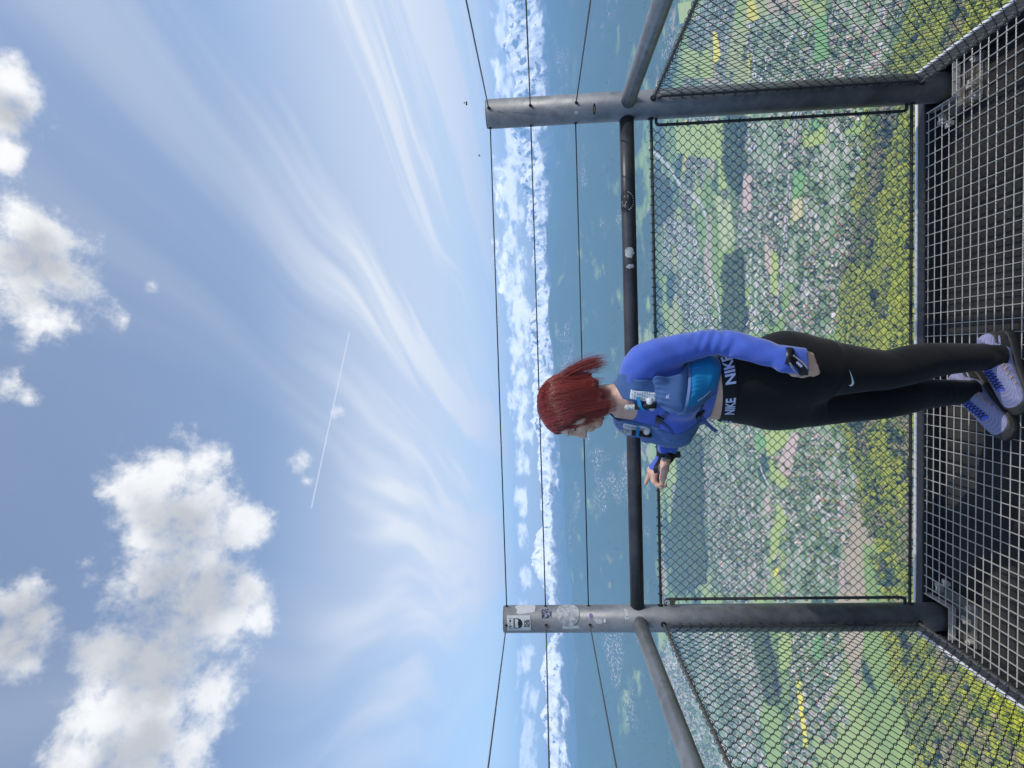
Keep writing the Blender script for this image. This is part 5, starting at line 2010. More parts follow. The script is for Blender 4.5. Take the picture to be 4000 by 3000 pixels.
part = hp(0.055, -0.022, 0.105)          # the parting on top
for _ in range(6500):
    # each lock falls sideways from the parting, those in front forwards and those behind backwards
    q0 = gh.uniform(-1, 1)
    root = np.array([q0 * 0.085, -0.012 + gh.normal(0, 0.003), 0.0])
    th = gh.choice([-1, 1]) * (math.pi / 2 - math.copysign(abs(q0) ** 1.5, q0) * math.pi / 2) + gh.normal(0, 0.10)
    d2 = np.array([math.cos(th), math.sin(th)])
    pts = []
    lift = gh.uniform(-0.0005, 0.0032)
    end = gh.uniform(0.66, 1.0)
    bad = False
    for q in np.linspace(0.04, end, 9):
        el_ = math.radians(88 - 88 * min(1, q / 0.52))
        if q <= 0.52:
            dr = np.array([math.cos(el_) * d2[0], math.cos(el_) * d2[1], math.sin(el_)])
            o_ = np.array([root[0] * (1 - q / 0.52) - 0.008, root[1] * (1 - q / 0.52), 0.0])
        else:
            dr = np.array([d2[0], d2[1], 0.0])
            o_ = np.array([-0.008, 0.0, -(q - 0.52) * 0.30])
        o3 = hp(*o_)
        dd = unit(FH * dr[0] + LH_ * dr[1] + UH * dr[2])
        hit = hb.ray_cast(Vector(o3 + dd * 0.25), Vector(-dd))
        if hit[0] is None:
            bad = True
            break
        p_ = np.array(hit[0]) + dd * lift
        if len(pts) and np.linalg.norm(p_ - pts[-1]) > 0.05:
            bad = True
            break
        pts.append(p_)
    if bad and len(pts) < 5:
        continue
    pts = np.array(pts)
    pts += np.cumsum(gh.normal(0, 0.0008, pts.shape), 0)
    if end > 0.86 and not bad:
        e_ = pts[-1] - pts[-2]
        e_ = e_ / (np.linalg.norm(e_) + 1e-9)
        dn = unit(e_ * 0.6 - UH * 0.6 + gh.normal(0, 0.2, 3))
        ln = gh.uniform(0.004, 0.036)
        pts = np.concatenate([pts, [pts[-1] + dn * ln * 0.5, pts[-1] + dn * ln - np.array([0, 0, 0.002])]])
    clump = 0.5 + 0.5 * math.sin(th * 11.0 + root[0] * 60)
    strand(pts, gh.uniform(0.0004, 0.0008), np.clip(0.12 + 0.55 * clump * gh.random() + gh.beta(1.2, 3.0) * 0.5 + 0.25 * (gh.random() < 0.06) + 0.2 * max(0, -math.cos(th)), 0, 1))
# the lock lifted by the wind behind her head
for _ in range(420):
    a0 = hp(gh.uniform(-0.09, 0.0), gh.uniform(0.0, 0.075), gh.uniform(0.03, 0.105))
    o_ = gh.normal(0, 1, 3) * np.array([0.009, 0.012, 0.009])
    P1 = np.array([-0.030, -0.375, 0.338]) + o_ * 0.9
    P2 = np.array([0.022, -0.372, 0.255]) + o_ * 1.1
    P3 = np.array([0.030, -0.370, 0.205]) + o_ * 1.5
    P4 = np.array([0.034 + gh.normal(0, 0.006), -0.368, 0.178 + gh.normal(0, 0.010)]) + o_ * 1.6
    tt = np.linspace(0, 1, 10)
    C_ = [a0, P1, P2, P3, P4]
    pts = np.stack([np.interp(tt * 4, np.arange(5), [c_[k] for c_ in C_]) for k in range(3)], -1)
    pts[1:-1] = (pts[:-2] + 2 * pts[1:-1] + pts[2:]) / 4
    strand(pts, gh.uniform(0.0005, 0.0011), np.clip(0.5 + gh.normal(0, 0.2), 0, 1))
# loose flyaways
for _ in range(160):
    th, el_ = gh.uniform(0, 6.28), gh.uniform(-0.2, 1.3)
    dd = unit(FH * math.cos(th) * math.cos(el_) + LH_ * math.sin(th) * math.cos(el_) + UH * math.sin(el_))
    hit = hb.ray_cast(Vector(hp(-0.01, 0, 0.0) + dd * 0.25), Vector(-dd))
    if hit[0] is None:
        continue
    p0 = np.array(hit[0])
    sd_ = unit(np.cross(dd, gh.normal(size=3)))
    ln = gh.uniform(0.02, 0.06)
    strand([p0 + dd * 0.006 * math.sin(k * 2.6) * gh.uniform(0.6, 1.3) + sd_ * ln * k - UH * 0.03 * k * k for k in np.linspace(0, 1, 7)], gh.uniform(0.00025, 0.00045), 0.7)
# wisps across the cheek and forehead
for _ in range(70):
    sgn = 1
    a0 = hp(gh.uniform(0.060, 0.085), gh.uniform(0.010, 0.050), gh.uniform(0.055, 0.080))
    P1 = hp(gh.uniform(0.075, 0.092), gh.uniform(0.040, 0.060), 0.01)
    P2 = hp(gh.uniform(0.060, 0.088), gh.uniform(0.052, 0.066), gh.uniform(-0.05, -0.03))
    P3 = hp(gh.uniform(0.045, 0.095), gh.uniform(0.050, 0.070), gh.uniform(-0.10, -0.06))
    tt = np.linspace(0, 1, 9)
    C_ = [a0, P1, P2, P3]
    pts = np.stack([np.interp(tt * 3, np.arange(4), [c_[k] for c_ in C_]) for k in range(3)], -1)
    pts[1:-1] = (pts[:-2] + 2 * pts[1:-1] + pts[2:]) / 4
    strand(pts, gh.uniform(0.0004, 0.0012), np.clip(0.6 + gh.normal(0, 0.2), 0, 1))
sm = np_mesh('strands', np.concatenate(vs), np.array(fs), True)
at = sm.attributes.new('tone', 'FLOAT', 'POINT')
at.data.foreach_set('value', np.concatenate(tone).astype(np.float32))
st_o = obj('strands', sm, HAIRM, hair, kind='stuff')

# ---- waistband lettering
band_b = bvh_of(band.data)
top_b = bvh_of(sweater.data)
leg_b = bvh_of(bpy.data.meshes['leggings'])


def surf(phi, z, trees, off=0.0):
    """outermost point of some meshes at an angle round the trunk (0 = front, + towards her left) and a height"""
    a = R(phi)
    ax_ = axis_at(z)
    d = FT * math.cos(a) + LT * math.sin(a)
    best = None
    for b_ in trees:
        h_ = b_.ray_cast(Vector((ax_[0], ax_[1], z)) + Vector(d) * 0.4, Vector(-d), 0.4)
        if h_[0] is not None:
            q = (np.array(h_[0]), np.array(h_[1]))
            if best is None or (q[0] - np.array([ax_[0], ax_[1], z])) @ d > (best[0] - np.array([ax_[0], ax_[1], z])) @ d:
                best = q
    if best is None:
        return np.array([ax_[0], ax_[1], z]) + d * 0.12, d
    return best[0] + best[1] * off, best[1]


LETTER = mat('white_lettering', (0.62, 0.64, 0.92), 0.6)
for ph0 in (6.0, 76.0, 146.0, -64.0, -134.0, 216.0):
    def wrap(x, y, ph0=ph0):
        ph = ph0 + x / 0.115 * 57.3 * 1.0
        p_, n_ = surf(ph, -0.2, [band_b])
        l_ = float(np.clip((p_[0] + 0.08) * LT[0] + (p_[1] + 0.355) * LT[1], -0.12, 0.11))
        zz = -0.236 + 0.15 * l_ - 0.0385 + y
        p_, n_ = surf(ph, zz, [band_b], 0.0012)
        return p_
    me = bend_text(text_mesh('NIKE', 0.0425, 0.0014), wrap, 0.012)
    child('lettering', me, LETTER, band)

# the curved tick mark on the left thigh
tick = [(0.0, 0.0), (0.004, -0.0035), (0.010, -0.0045), (0.016, -0.002), (0.058, 0.021), (0.020, 0.006), (0.014, 0.0045), (0.009, 0.004), (0.0055, 0.006), (0.0045, 0.0105), (0.001, 0.006)]
bm = bmesh.new()
bm.faces.new([bm.verts.new((x, y, 0)) for x, y in tick])
bmesh.ops.triangulate(bm, faces=bm.faces[:])
me = bpy.data.meshes.new('tick_mark')
bm.to_mesh(me)
bm.free()


def on_thigh(x, y):
    o_ = Vector((-0.070 + x, -0.75, -0.630 + y))
    h_ = leg_b.ray_cast(o_, Vector((0, 1, 0)))
    p_ = h_[0] if h_[0] is not None else Vector((o_.x, -0.50, o_.z))
    return np.array(p_) + np.array([0, -0.0009, 0])


child('tick_mark', bend_text(me, on_thigh, 0.008), mat('white_print', (0.75, 0.76, 0.80), 0.5), bpy.data.objects['leggings'])

# ---- running vest
G2 = Grid((-0.33, -0.63, -0.27), (0.15, -0.13, 0.15), 0.003)
VT, VA = G2.new(), G2.new()
put(G2, VT, tor, (-0.35, -0.62, -0.58), (0.16, -0.10, 0.13), 0.0)
for sg in (-1, 1):
    c_ = axis_at(-0.075)
    ell(G2, VT, (c_[0] + FT[0] * 0.070 + LT[0] * 0.062 * sg, c_[1] + FT[1] * 0.070 + LT[1] * 0.062 * sg, -0.085), (0.064, 0.062, 0.062), None, 0.035)
chain(G2, VA, [(-0.045, -0.405, 0.066), LS], [0.050, 0.057], 0.02)
chain(G2, VA, [(-0.150, -0.290, 0.066), RS], [0.050, 0.058], 0.02)
ARML, ARMR = G2.new(), G2.new()
chain(G2, ARML, [LS, (0.070, -0.484, -0.07), LE], [0.057, 0.047, 0.036], 0.01)
chain(G2, ARMR, [RS, (-0.212, -0.15, -0.06), RE], [0.056, 0.046, 0.036], 0.01)
xs, ys, zs = G2.ax[0][:, None, None], G2.ax[1][None, :, None], G2.ax[2][None, None, :]
r_ = np.array(TOR)[::-1]
cxz = np.interp(G2.ax[2], r_[:, 0], r_[:, 1])[None, None, :]
cyz = np.interp(G2.ax[2], r_[:, 0], r_[:, 2])[None, None, :]
haz = np.interp(G2.ax[2], r_[:, 0], r_[:, 3])[None, None, :]
hbz = np.interp(G2.ax[2], r_[:, 0], r_[:, 4])[None, None, :]
vlat = (xs - cxz) * LT[0] + (ys - cyz) * LT[1]
vfwd = (xs - cxz) * FT[0] + (ys - cyz) * FT[1]
vphi = np.degrees(np.arctan2(vlat / haz, vfwd / hbz))
whole = smin(VT, VA, 0.03)
armL = np.minimum(ell_fn((0.056, -0.486, -0.010), (0.082, 0.082, 0.105))(xs, ys, zs), ARML - 0.014)
armR = np.minimum(ell_fn((-0.217, -0.185, -0.010), (0.080, 0.080, 0.105))(xs, ys, zs), ARMR - 0.014)
front = vfwd > 0
wr = 0.0008 * np.sin(90 * zs + 60 * vlat) + 0.0007 * np.sin(150 * vlat + 40 * zs)
vb = whole - 0.0125 - wr
gapin = np.where(front, np.minimum(0.066 - vlat, vlat + 0.044), -0.05)
vb = smax(vb, gapin, 0.004)
vb = smax(vb, (-0.203 + 0.02 * np.cos(np.radians(vphi * 2))) - zs, 0.006)
vb = smax(vb, -armL, 0.006)
vb = smax(vb, -armR, 0.006)
vb = smax(vb, -ell_fn((-0.116, -0.372, 0.140), (0.072, 0.072, 0.09))(xs, ys, zs), 0.005)
SLATE = fabric('slate_nylon', (0.075, 0.155, 0.36), 0.6, 0.12, 25.0, 0.2, 300.0, 0.1)
SLATE2 = fabric('slate_trim', (0.12, 0.20, 0.42), 0.6, 0.08, 25.0, 0.1, 300.0, 0.1)
TEAL = fabric('turquoise_nylon', (0.008, 0.22, 0.50), 0.5, 0.16, 14.0, 0.25, 120.0, 0.1)
vest = child('running_vest', nets(G2, vb, 'running_vest'), SLATE, person)


def region(phi0, phi1, zlo, zhi, off, rip=0.0, soft=0.010, bulge=0.0):
    mid = 0.5 * (phi0 + phi1)
    w_ = np.abs((vphi - mid + 180) % 360 - 180) - abs(phi1 - phi0) / 2
    dphi = w_ / 57.3 * 0.11
    zl = np.interp(vphi, *zlo) if isinstance(zlo, tuple) else zlo
    zh = np.interp(vphi, *zhi) if isinstance(zhi, tuple) else zhi
    edge = np.maximum(np.maximum(dphi, zl - zs), zs - zh)
    tuck = np.clip(-edge / 0.035, 0, 1)
    tuck = tuck * (2 - tuck)
    d = whole - (0.0125 + (off - 0.0125) * (0.35 + 0.65 * tuck) + bulge * tuck)
    if rip:
        d = d - rip * np.sin(vphi * 1.15) * np.clip(1 - (zh - zs) / 0.06, 0, 1)
    d = smax(d, edge, soft)
    d = smax(d, -armL, 0.006)
    return smax(d, -armR, 0.006)


pk = region(24, 90, ([-180, 24, 60, 90], [-0.075, -0.078, -0.100, -0.112]), ([-180, 24, 55, 90], [0.004, 0.000, 0.022, -0.02]), 0.021, 0.0016, 0.008, 0.008)
child('bottle_pocket', nets(G2, pk, 'bottle_pocket'), SLATE, vest)
tp = region(27, 128, ([-180, 27, 45, 70, 128], [-0.135, -0.140, -0.196, -0.214, -0.205]), ([-180, 27, 48, 73, 98, 128], [-0.070, -0.076, -0.088, -0.104, -0.109, -0.10]), 0.020, 0.0018, 0.008, 0.010)
teal = child('side_pocket', nets(G2, tp, 'side_pocket'), TEAL, vest)
rp = region(-100, -21, ([-180, -75, -45, -20], [-0.19, -0.19, -0.185, -0.13]), ([-180, -75, -45, -18], [0.0, 0.02, 0.020, 0.0]), 0.024, 0.0018, 0.010, 0.012)
child('bottle_pocket', nets(G2, rp, 'bottle_pocket'), SLATE, vest)
vphi2 = np.abs(np.abs(vphi) - 180)
ed = np.maximum(np.maximum((vphi2 - 52) / 57.3 * 0.11, -0.18 - zs), zs - 0.098)
bkd = smax(whole - (0.020 + 0.022 * np.clip(-ed / 0.05, 0, 1)), ed, 0.015)
child('back_pocket', nets(G2, bkd, 'back_pocket'), TEAL, vest)
WMESH = bpy.data.materials.new('white_net')
WMESH.use_nodes = True
t = NT(WMESH.node_tree)
b = t.n('ShaderNodeBsdfPrincipled')
o = t.n('ShaderNodeOutputMaterial')
t.link(b.outputs[0], o.inputs[0])
vo = t.n('ShaderNodeTexVoronoi')
t.link(t.n('ShaderNodeTexCoord').outputs['Object'], vo.inputs['Vector'])
vo.inputs['Scale'].default_value = 125.0
vo.inputs['Randomness'].default_value = 0.25
t.link(t.mix(t.smooth(vo.outputs['Distance'], 0.30, 0.42), (0.30, 0.33, 0.40), (0.80, 0.82, 0.86)), b.inputs['Base Color'])
b.inputs['Roughness'].default_value = 0.7


def lat_patch(l0, l1, z0, z1, off, name, m):
    e_ = np.maximum(np.maximum(l0 - vlat, vlat - l1), np.maximum(z0 - zs, zs - z1))
    e_ = np.where(front, e_, 0.05)
    d_ = smax(smax(whole - off, e_, 0.004), -ell_fn((-0.116, -0.372, 0.140), (0.074, 0.074, 0.09))(xs, ys, zs), 0.004)
    return child(name, nets(G2, smax(d_, -armL if l0 > 0 else -armR, 0.004), name), m, vest)


lat_patch(0.078, 0.118, 0.004, 0.088, 0.0150, 'net_pocket', WMESH)
lat_patch(-0.108, -0.058, 0.010, 0.094, 0.0150, 'net_pocket', WMESH)
VEST_B = [bvh_of(q.data) for q in person.children if q.name.startswith('running_vest')] + [bvh_of(q.data) for q in vest.children] + [top_b]


def ribbon(path, width, off, name, m, parent, th=0.0016, trees=None, wz=True, world=False):
    """a flat strap laid over the clothes along (angle, height) points"""
    path = np.array(path, float)
    n = 18
    k = np.linspace(0, len(path) - 1, n)
    P, N = [], []
    for q in k:
        if world:
            i = min(int(q), len(path) - 2)
            p0 = path[i] + (path[i + 1] - path[i]) * (q - i)
            h_ = trees[0].find_nearest(Vector(p0))
            P.append(np.array(h_[0]) + np.array(h_[1]) * off)
            N.append(np.array(h_[1]))
        else:
            ph, z_ = np.interp(q, np.arange(len(path)), path[:, 0]), np.interp(q, np.arange(len(path)), path[:, 1])
            p_, n_ = surf(ph, z_, trees or VEST_B, off)
            P.append(p_)
            N.append(n_)
    P, N = np.array(P), np.array(N)
    P[1:-1] = (P[:-2] + 2 * P[1:-1] + P[2:]) / 4
    N[1:-1] = N[:-2] + 2 * N[1:-1] + N[2:]
    N /= np.linalg.norm(N, axis=1)[:, None]
    T_ = np.gradient(P, axis=0)
    T_ /= np.linalg.norm(T_, axis=1)[:, None]
    B_ = np.cross(N, T_)
    B_ /= np.linalg.norm(B_, axis=1)[:, None]
    v = np.stack([P - B_ * width / 2 - N * th, P + B_ * width / 2 - N * th, P + B_ * width / 2 + N * th, P - B_ * width / 2 + N * th], 1).reshape(-1, 3)
    f = []
    for i in range(n - 1):
        for j in range(4):
            f.append((i * 4 + j, i * 4 + (j + 1) % 4, i * 4 + 4 + (j + 1) % 4, i * 4 + 4 + j))
    f += [(3, 2, 1, 0), (4 * n - 4, 4 * n - 3, 4 * n - 2, 4 * n - 1)]
    mb = MB()
    mb.add(v, f)
    return child(name, mb.mesh(name), m, parent)


PLAST = mat('black_plastic', (0.010, 0.010, 0.012), 0.35)
STRAP = fabric('navy_webbing', (0.06, 0.085, 0.25), 0.7, 0.1, 60.0, 0.3, 500.0, 0.1)
s1 = ribbon([(25, -0.036), (14, -0.030), (5, -0.023), (-8, -0.017), (-23, -0.012)], 0.0145, 0.002, 'chest_strap', STRAP, vest, trees=[top_b])
s2 = ribbon([(28, -0.152), (16, -0.153), (5, -0.154), (-10, -0.157), (-24, -0.162)], 0.0145, 0.002, 'chest_strap', STRAP, vest, trees=[top_b])
for ph, z_, tl, par in ((3, -0.020, 0.3, s1), (3, -0.154, 0.05, s2)):
    p_, n_ = surf(ph, z_, [top_b], 0.006)
    tz_ = unit(np.cross(n_, (0, 0, 1)))
    uz = np.cross(tz_, n_)
    mb = MB()
    for a, bq, w_, h_, d_ in ((0.006, 0, 0.010, 0.0115, 0.005), (-0.009, -0.001, 0.0065, 0.0135, 0.0042), (-0.002, 0.0, 0.0040, 0.008, 0.0056)):
        c_ = p_ + tz_ * a + uz * bq
        vv = [c_ + tz_ * w_ * sx_ + uz * h_ * sy_ + n_ * d_ * sz_ for sz_ in (-1, 1) for sx_, sy_ in ((-1, -1), (1, -1), (1, 1), (-1, 1))]
        mb.add(vv, [(0, 3, 2, 1), (4, 5, 6, 7), (0, 1, 5, 4), (1, 2, 6, 5), (2, 3, 7, 6), (3, 0, 4, 7)])
    child('buckle', mb.mesh('buckle'), PLAST, par)
# loose end of the lower strap
p_, n_ = surf(0, -0.158, [top_b], 0.008)
q_ = p_ + np.array([-0.055, -0.012, -0.050])
mb = MB()
tt = np.linspace(0, 1, 8)
pc = np.array([p_ + (q_ - p_) * k + FT * 0.012 * math.sin(k * 3.1) for k in tt])
sd_ = unit(np.cross(q_ - p_, n_))
mb.add(np.concatenate([pc - sd_ * 0.006, pc + sd_ * 0.006]), [(i, i + 1, 8 + i + 1, 8 + i) for i in range(7)])
mb.add(np.concatenate([pc - sd_ * 0.006 + FT * 0.0018, pc + sd_ * 0.006 + FT * 0.0018]), [(i, 8 + i, 8 + i + 1, i + 1) for i in range(7)])
child('strap_end', mb.mesh('strap_end'), STRAP, s2)
sl1 = ribbon([(-4, -0.022), (-12, -0.055), (-24, -0.075), (-40, -0.082)], 0.009, 0.002, 'strap_end', STRAP, s1, trees=[top_b])
# trims
ribbon([(25, -0.078), (48, -0.092), (73, -0.107), (92, -0.113)], 0.009, 0.003, 'pocket_trim', SLATE2, vest, trees=VEST_B[:-1])
ribbon([(24, 0.000), (26, -0.04), (27, -0.08), (29, -0.14), (40, -0.196)], 0.007, 0.001, 'edge_trim', SLATE2, vest, trees=VEST_B[:-1])
# flasks with their bite valves
CLEAR = mat('clear_plastic', (0.62, 0.64, 0.64), 0.15, col2=(0.30, 0.32, 0.33), scale=160.0)
FLASK = mat('flask_film', (0.72, 0.73, 0.74), 0.25, var=0.06, scale=30.0)
for sgn, (b0, b1, b2), fl_ in ((1, ((38, 0.012), (36, 0.062), (39, 0.098)), (37, 0.006)), (-1, ((-40, 0.012), (-44, 0.055), (-52, 0.090)), (-38, 0.002))):
    A0, n0_ = surf(b0[0], b0[1], VEST_B, 0.013)
    A1, n1_ = surf(b1[0], b1[1], VEST_B, 0.017)
    dv = unit(A1 - A0)
    A0 = A0 - dv * 0.012
    mb = MB()
    mb.tube([A0, A0 + dv * 0.07], 0.0105, 16)
    fk = child('flask_tube', mb.mesh('flask_tube', True), INK, vest)
    E0 = A0 + dv * 0.07
    mb = MB()
    rr2 = [0.0092, 0.0105, 0.0085, 0.0108, 0.0085, 0.0108, 0.0088, 0.0104, 0.0100, 0.0060]
    mb.tube([E0 + dv * 0.0042 * k for k in range(10)], rr2, 16)
    child('bite_valve', mb.mesh('bite_valve', True), CLEAR, fk)
    p_, n_ = surf(fl_[0], fl_[1] + 0.012, VEST_B, 0.002)
    sd_ = unit(np.cross(n_, dv))
    mb = MB()
    mb.tube([p_ - sd_ * 0.026, p_ - sd_ * 0.012 + n_ * 0.003, p_ + sd_ * 0.012 + n_ * 0.003, p_ + sd_ * 0.026], [0.009, 0.0125, 0.0125, 0.009], 12)
    child('flask', mb.mesh('flask', True), FLASK, vest)
    # turquoise keeper over the tube
    m0, m1 = A0 + dv * 0.045, n1_
    q = [m0 - sd_ * 0.034 - n_ * 0.012 + dv * 0.010, m0 - sd_ * 0.012 + n_ * 0.010 + dv * 0.005, m0 + n_ * 0.0125, m0 + sd_ * 0.012 + n_ * 0.009 - dv * 0.004, m0 + sd_ * 0.024 - n_ * 0.008 - dv * 0.008]
    mb = MB()
    q = np.array(q)
    mb.add(np.concatenate([q - dv * 0.006, q + dv * 0.006, q - dv * 0.006 + n_ * 0.0016, q + dv * 0.006 + n_ * 0.0016]), [(i, i + 1, 5 + i + 1, 5 + i) for i in range(4)] + [(10 + i, 15 + i, 15 + i + 1, 10 + i + 1) for i in range(4)] + [(i, 10 + i, 10 + i + 1, i + 1) for i in range(4)] + [(5 + i, 5 + i + 1, 15 + i + 1, 15 + i) for i in range(4)])
    child('keeper_strap', mb.mesh('keeper_strap'), TEAL, vest)
# zip cord, tiny logo
ribbon([(42, -0.122), (44, -0.142), (50, -0.172)], 0.0026, 0.002, 'zip_cord', mat('grey_cord', (0.50, 0.55, 0.70), 0.6), teal, 0.0012)
p_, n_ = surf(49, -0.026, VEST_B, 0.001)
me = bend_text(text_mesh('7L', 0.011, 0.0006), lambda x, y: surf(49 + x / 0.13 * 57.3, -0.030 + y, VEST_B, 0.0012)[0], 0.01)
child('lettering', me, LETTER, vest)

# ---- pole straps round both wrists
GREYT = fabric('grey_piping', (0.36, 0.35, 0.44), 0.7, 0.1, 60.0, 0.1, 400.0, 0.1)
STR_B = [top_b]


def ring_band(c, d, r, w_, name, m, parent, squash=1.0, side=None):
    c, d = np.array(c, float), unit(d)
    s_ = unit(np.cross(d, (0.3, 0.9, 0.2))) if side is None else unit(side - d * (np.array(side) @ d))
    q_ = np.cross(d, s_)
    mb = MB()
    th = np.linspace(0, 2 * np.pi, 28, endpoint=False)
    prof = [(-w_ / 2, r - 0.003), (-w_ / 2, r), (0.0, r + 0.001), (w_ / 2, r), (w_ / 2, r - 0.003)]
    v = np.concatenate([c + d * a + (np.cos(th)[:, None] * s_ + np.sin(th)[:, None] * q_ * squash) * rr3 for a, rr3 in prof])
    f = [(i * 28 + j, i * 28 + (j + 1) % 28, i * 28 + 28 + (j + 1) % 28, i * 28 + 28 + j) for i in range(4) for j in range(28)]
    mb.add(v, f)
    return child(name, mb.mesh(name, True), m, parent)


dL = unit(np.array(LW) - np.array(LE))
WL = np.array(LW)
Wl, dl, il, nl_ = LHAND
ws = ring_band(WL + dl * 0.004, dl, 0.0395, 0.024, 'wrist_strap', PLAST, person, 0.95)
hn = lambda a, b_, c_: Wl + dl * a + il * b_ + nl_ * c_
for pth, wd, m_, nm in (([hn(0.008, -0.004, 0.04), hn(0.024, 0.014, 0.03), hn(0.042, 0.026, 0.02), hn(0.060, 0.036, 0.004)], 0.024, PLAST, 'hand_strap'),
                        ([hn(0.012, -0.004, 0.04), hn(0.032, 0.006, 0.03), hn(0.050, 0.018, 0.02), hn(0.066, 0.030, 0.008)], 0.0055, GREYT, 'piping'),
                        ([hn(0.004, 0.022, 0.04), hn(0.020, 0.034, 0.02), hn(0.038, 0.042, 0.01), hn(0.056, 0.046, -0.002)], 0.0055, GREYT, 'piping')):
    ribbon(pth, wd, 0.003 if nm == 'hand_strap' else 0.0045, nm, m_, ws, 0.0014, trees=[top_b], world=True)
for a, b_ in ((0.028, 0.016), (0.034, 0.020), (0.040, 0.024)):
    h_ = top_b.find_nearest(Vector(hn(a, b_, 0.03)))
    mb = MB()
    c_ = np.array(h_[0]) + np.array(h_[1]) * 0.0045
    mb.tube([c_, c_ + np.array(h_[1]) * 0.0012], 0.0042, 12)
    child('badge', mb.mesh('badge'), LETTER, ws)
dR = unit(np.array(RW) - np.array(RE))
ws = ring_band(np.array(RW) - dR * 0.004, dR, 0.0365, 0.030, 'wrist_strap', PLAST, person, 1.0)
ring_band(np.array(RW) - dR * 0.021, dR, 0.037, 0.005, 'piping', GREYT, ws)
for pth, wd, m_, nm in (([np.array(q) for q in ((-0.362, -0.13, -0.085), (-0.385, -0.128, -0.075), (-0.408, -0.115, -0.068), (-0.428, -0.105, -0.072))], 0.020, PLAST, 'hand_strap'),
                        ([np.array(q) for q in ((-0.366, -0.145, -0.100), (-0.385, -0.14, -0.086), (-0.410, -0.128, -0.080), (-0.428, -0.118, -0.084))], 0.005, GREYT, 'piping'),
                        ([np.array(q) for q in ((-0.362, -0.12, -0.150), (-0.385, -0.125, -0.142), (-0.405, -0.125, -0.128))], 0.016, PLAST, 'hand_strap')):
    ribbon(pth, wd, 0.003 if nm == 'hand_strap' else 0.0045, nm, m_, ws, 0.0014, trees=[top_b], world=True)
mb = MB()
mb.box((-0.372, -0.105, -0.172), (-0.346, -0.085, -0.146))
child('strap_end', mb.mesh('strap_end'), PLAST, ws)
h_ = top_b.find_nearest(Vector((-0.372, -0.14, -0.085)))
mb = MB()
c_ = np.array((-0.372, -0.127, -0.095))
mb.tube([c_, c_ + np.array((0, -0.008, 0.0))], 0.009, 4)
child('panel', mb.mesh('panel'), GREYT, ws)

# ---- trail shoes (lateral, up, forward)
G3 = Grid((-0.065, -0.004, -0.105), (0.065, 0.135, 0.215), 0.0028)
UP = np.array([(-0.092, 0.010, 0.060), (-0.086, 0.022, 0.086), (-0.072, 0.031, 0.104), (-0.045, 0.035, 0.105), (-0.01, 0.036, 0.100), (0.03, 0.037, 0.101), (0.055, 0.039, 0.090), (0.09, 0.044, 0.071), (0.125, 0.046, 0.058), (0.155, 0.042, 0.050), (0.175, 0.032, 0.043), (0.190, 0.016, 0.034)])
cy_ = lambda x: 0.010 * np.clip((x - 0.05) / 0.14, 0, 1) ** 1.5
rows = [(x, cy_(x), (tp_ + 0.012) / 2, w_, (tp_ - 0.012) / 2) for x, w_, tp_ in UP]
up_f = loft_fn(rows, (1, 0, 0), (0, 1, 0), 2.4)
sole_rows = [(-0.098, 0.0, 0.019, 0.018, 0.019), (-0.085, 0.0, 0.020, 0.032, 0.020), (-0.05, 0.0, 0.020, 0.040, 0.020), (0.0, 0.0, 0.018, 0.040, 0.018), (0.06, cy_(0.06), 0.016, 0.046, 0.016), (0.12, cy_(0.12), 0.016, 0.052, 0.016), (0.16, cy_(0.16), 0.017, 0.047, 0.016), (0.185, cy_(0.185), 0.020, 0.034, 0.015), (0.200, cy_(0.2), 0.024, 0.014, 0.012)]
sole_f = loft_fn(sole_rows, (1, 0, 0), (0, 1, 0), 3.2)
U_, Zs, Fw = G3.ax[0][:, None, None], G3.ax[1][None, :, None], G3.ax[2][None, None, :]
upd = up_f(U_, Zs, Fw)
upd = smax(upd, -ell_fn((0, 0.125, -0.012), (0.034, 0.045, 0.047))(U_, Zs, Fw), 0.008)
sol = sole_f(U_, Zs, Fw) + 0.0022 * (np.sin(Fw * 300) > 0.1) * (Zs < 0.009)
toe = smax(up_f(U_, Zs, Fw) - 0.0022, Zs - (0.032 + 0.30 * np.maximum(Fw - 0.135, 0) + 0.05 * np.maximum(-Fw - 0.02, 0)), 0.004)
heel = smax(up_f(U_, Zs, Fw) - 0.0026, np.maximum(Fw + 0.045 - 0.35 * (0.075 - Zs), np.maximum(Zs - 0.080, 0.03 - Zs)), 0.004)
tong = smax(up_f(U_, Zs, Fw) - 0.0022, np.maximum(np.abs(U_ - cy_(Fw)) - 0.017, np.maximum(0.034 - Fw, Fw - 0.118)), 0.004)
tong = np.maximum(tong, 0.05 - Zs)
coll = smax(np.abs(upd) - 0.004, np.maximum(0.088 - Zs, Fw - 0.035), 0.003)
UPM = bpy.data.materials.new('lavender_knit')
UPM.use_nodes = True
t = NT(UPM.node_tree)
b = t.n('ShaderNodeBsdfPrincipled')
o = t.n('ShaderNodeOutputMaterial')
t.link(b.outputs[0], o.inputs[0])
vo = t.n('ShaderNodeTexVoronoi')
t.link(t.n('ShaderNodeTexCoord').outputs['Object'], vo.inputs['Vector'])
vo.inputs['Scale'].default_value = 260.0
vo.inputs['Randomness'].default_value = 0.2
t.link(t.mix(t.smooth(vo.outputs['Distance'], 0.25, 0.45), (0.11, 0.12, 0.23), (0.30, 0.31, 0.50)), b.inputs['Base Color'])
b.inputs['Roughness'].default_value = 0.75
RUB = mat('black_rubber', (0.018, 0.018, 0.018), 0.6, var=0.3, scale=40.0, bump=0.4, bscale=180.0)
RUB2 = mat('grey_rand', (0.040, 0.040, 0.038), 0.6, var=0.3, scale=40.0, bump=0.3, bscale=220.0)
TONG = fabric('royal_blue_tongue', (0.10, 0.15, 0.62), 0.7, 0.15, 60.0, 0.2, 300.0, 0.2)
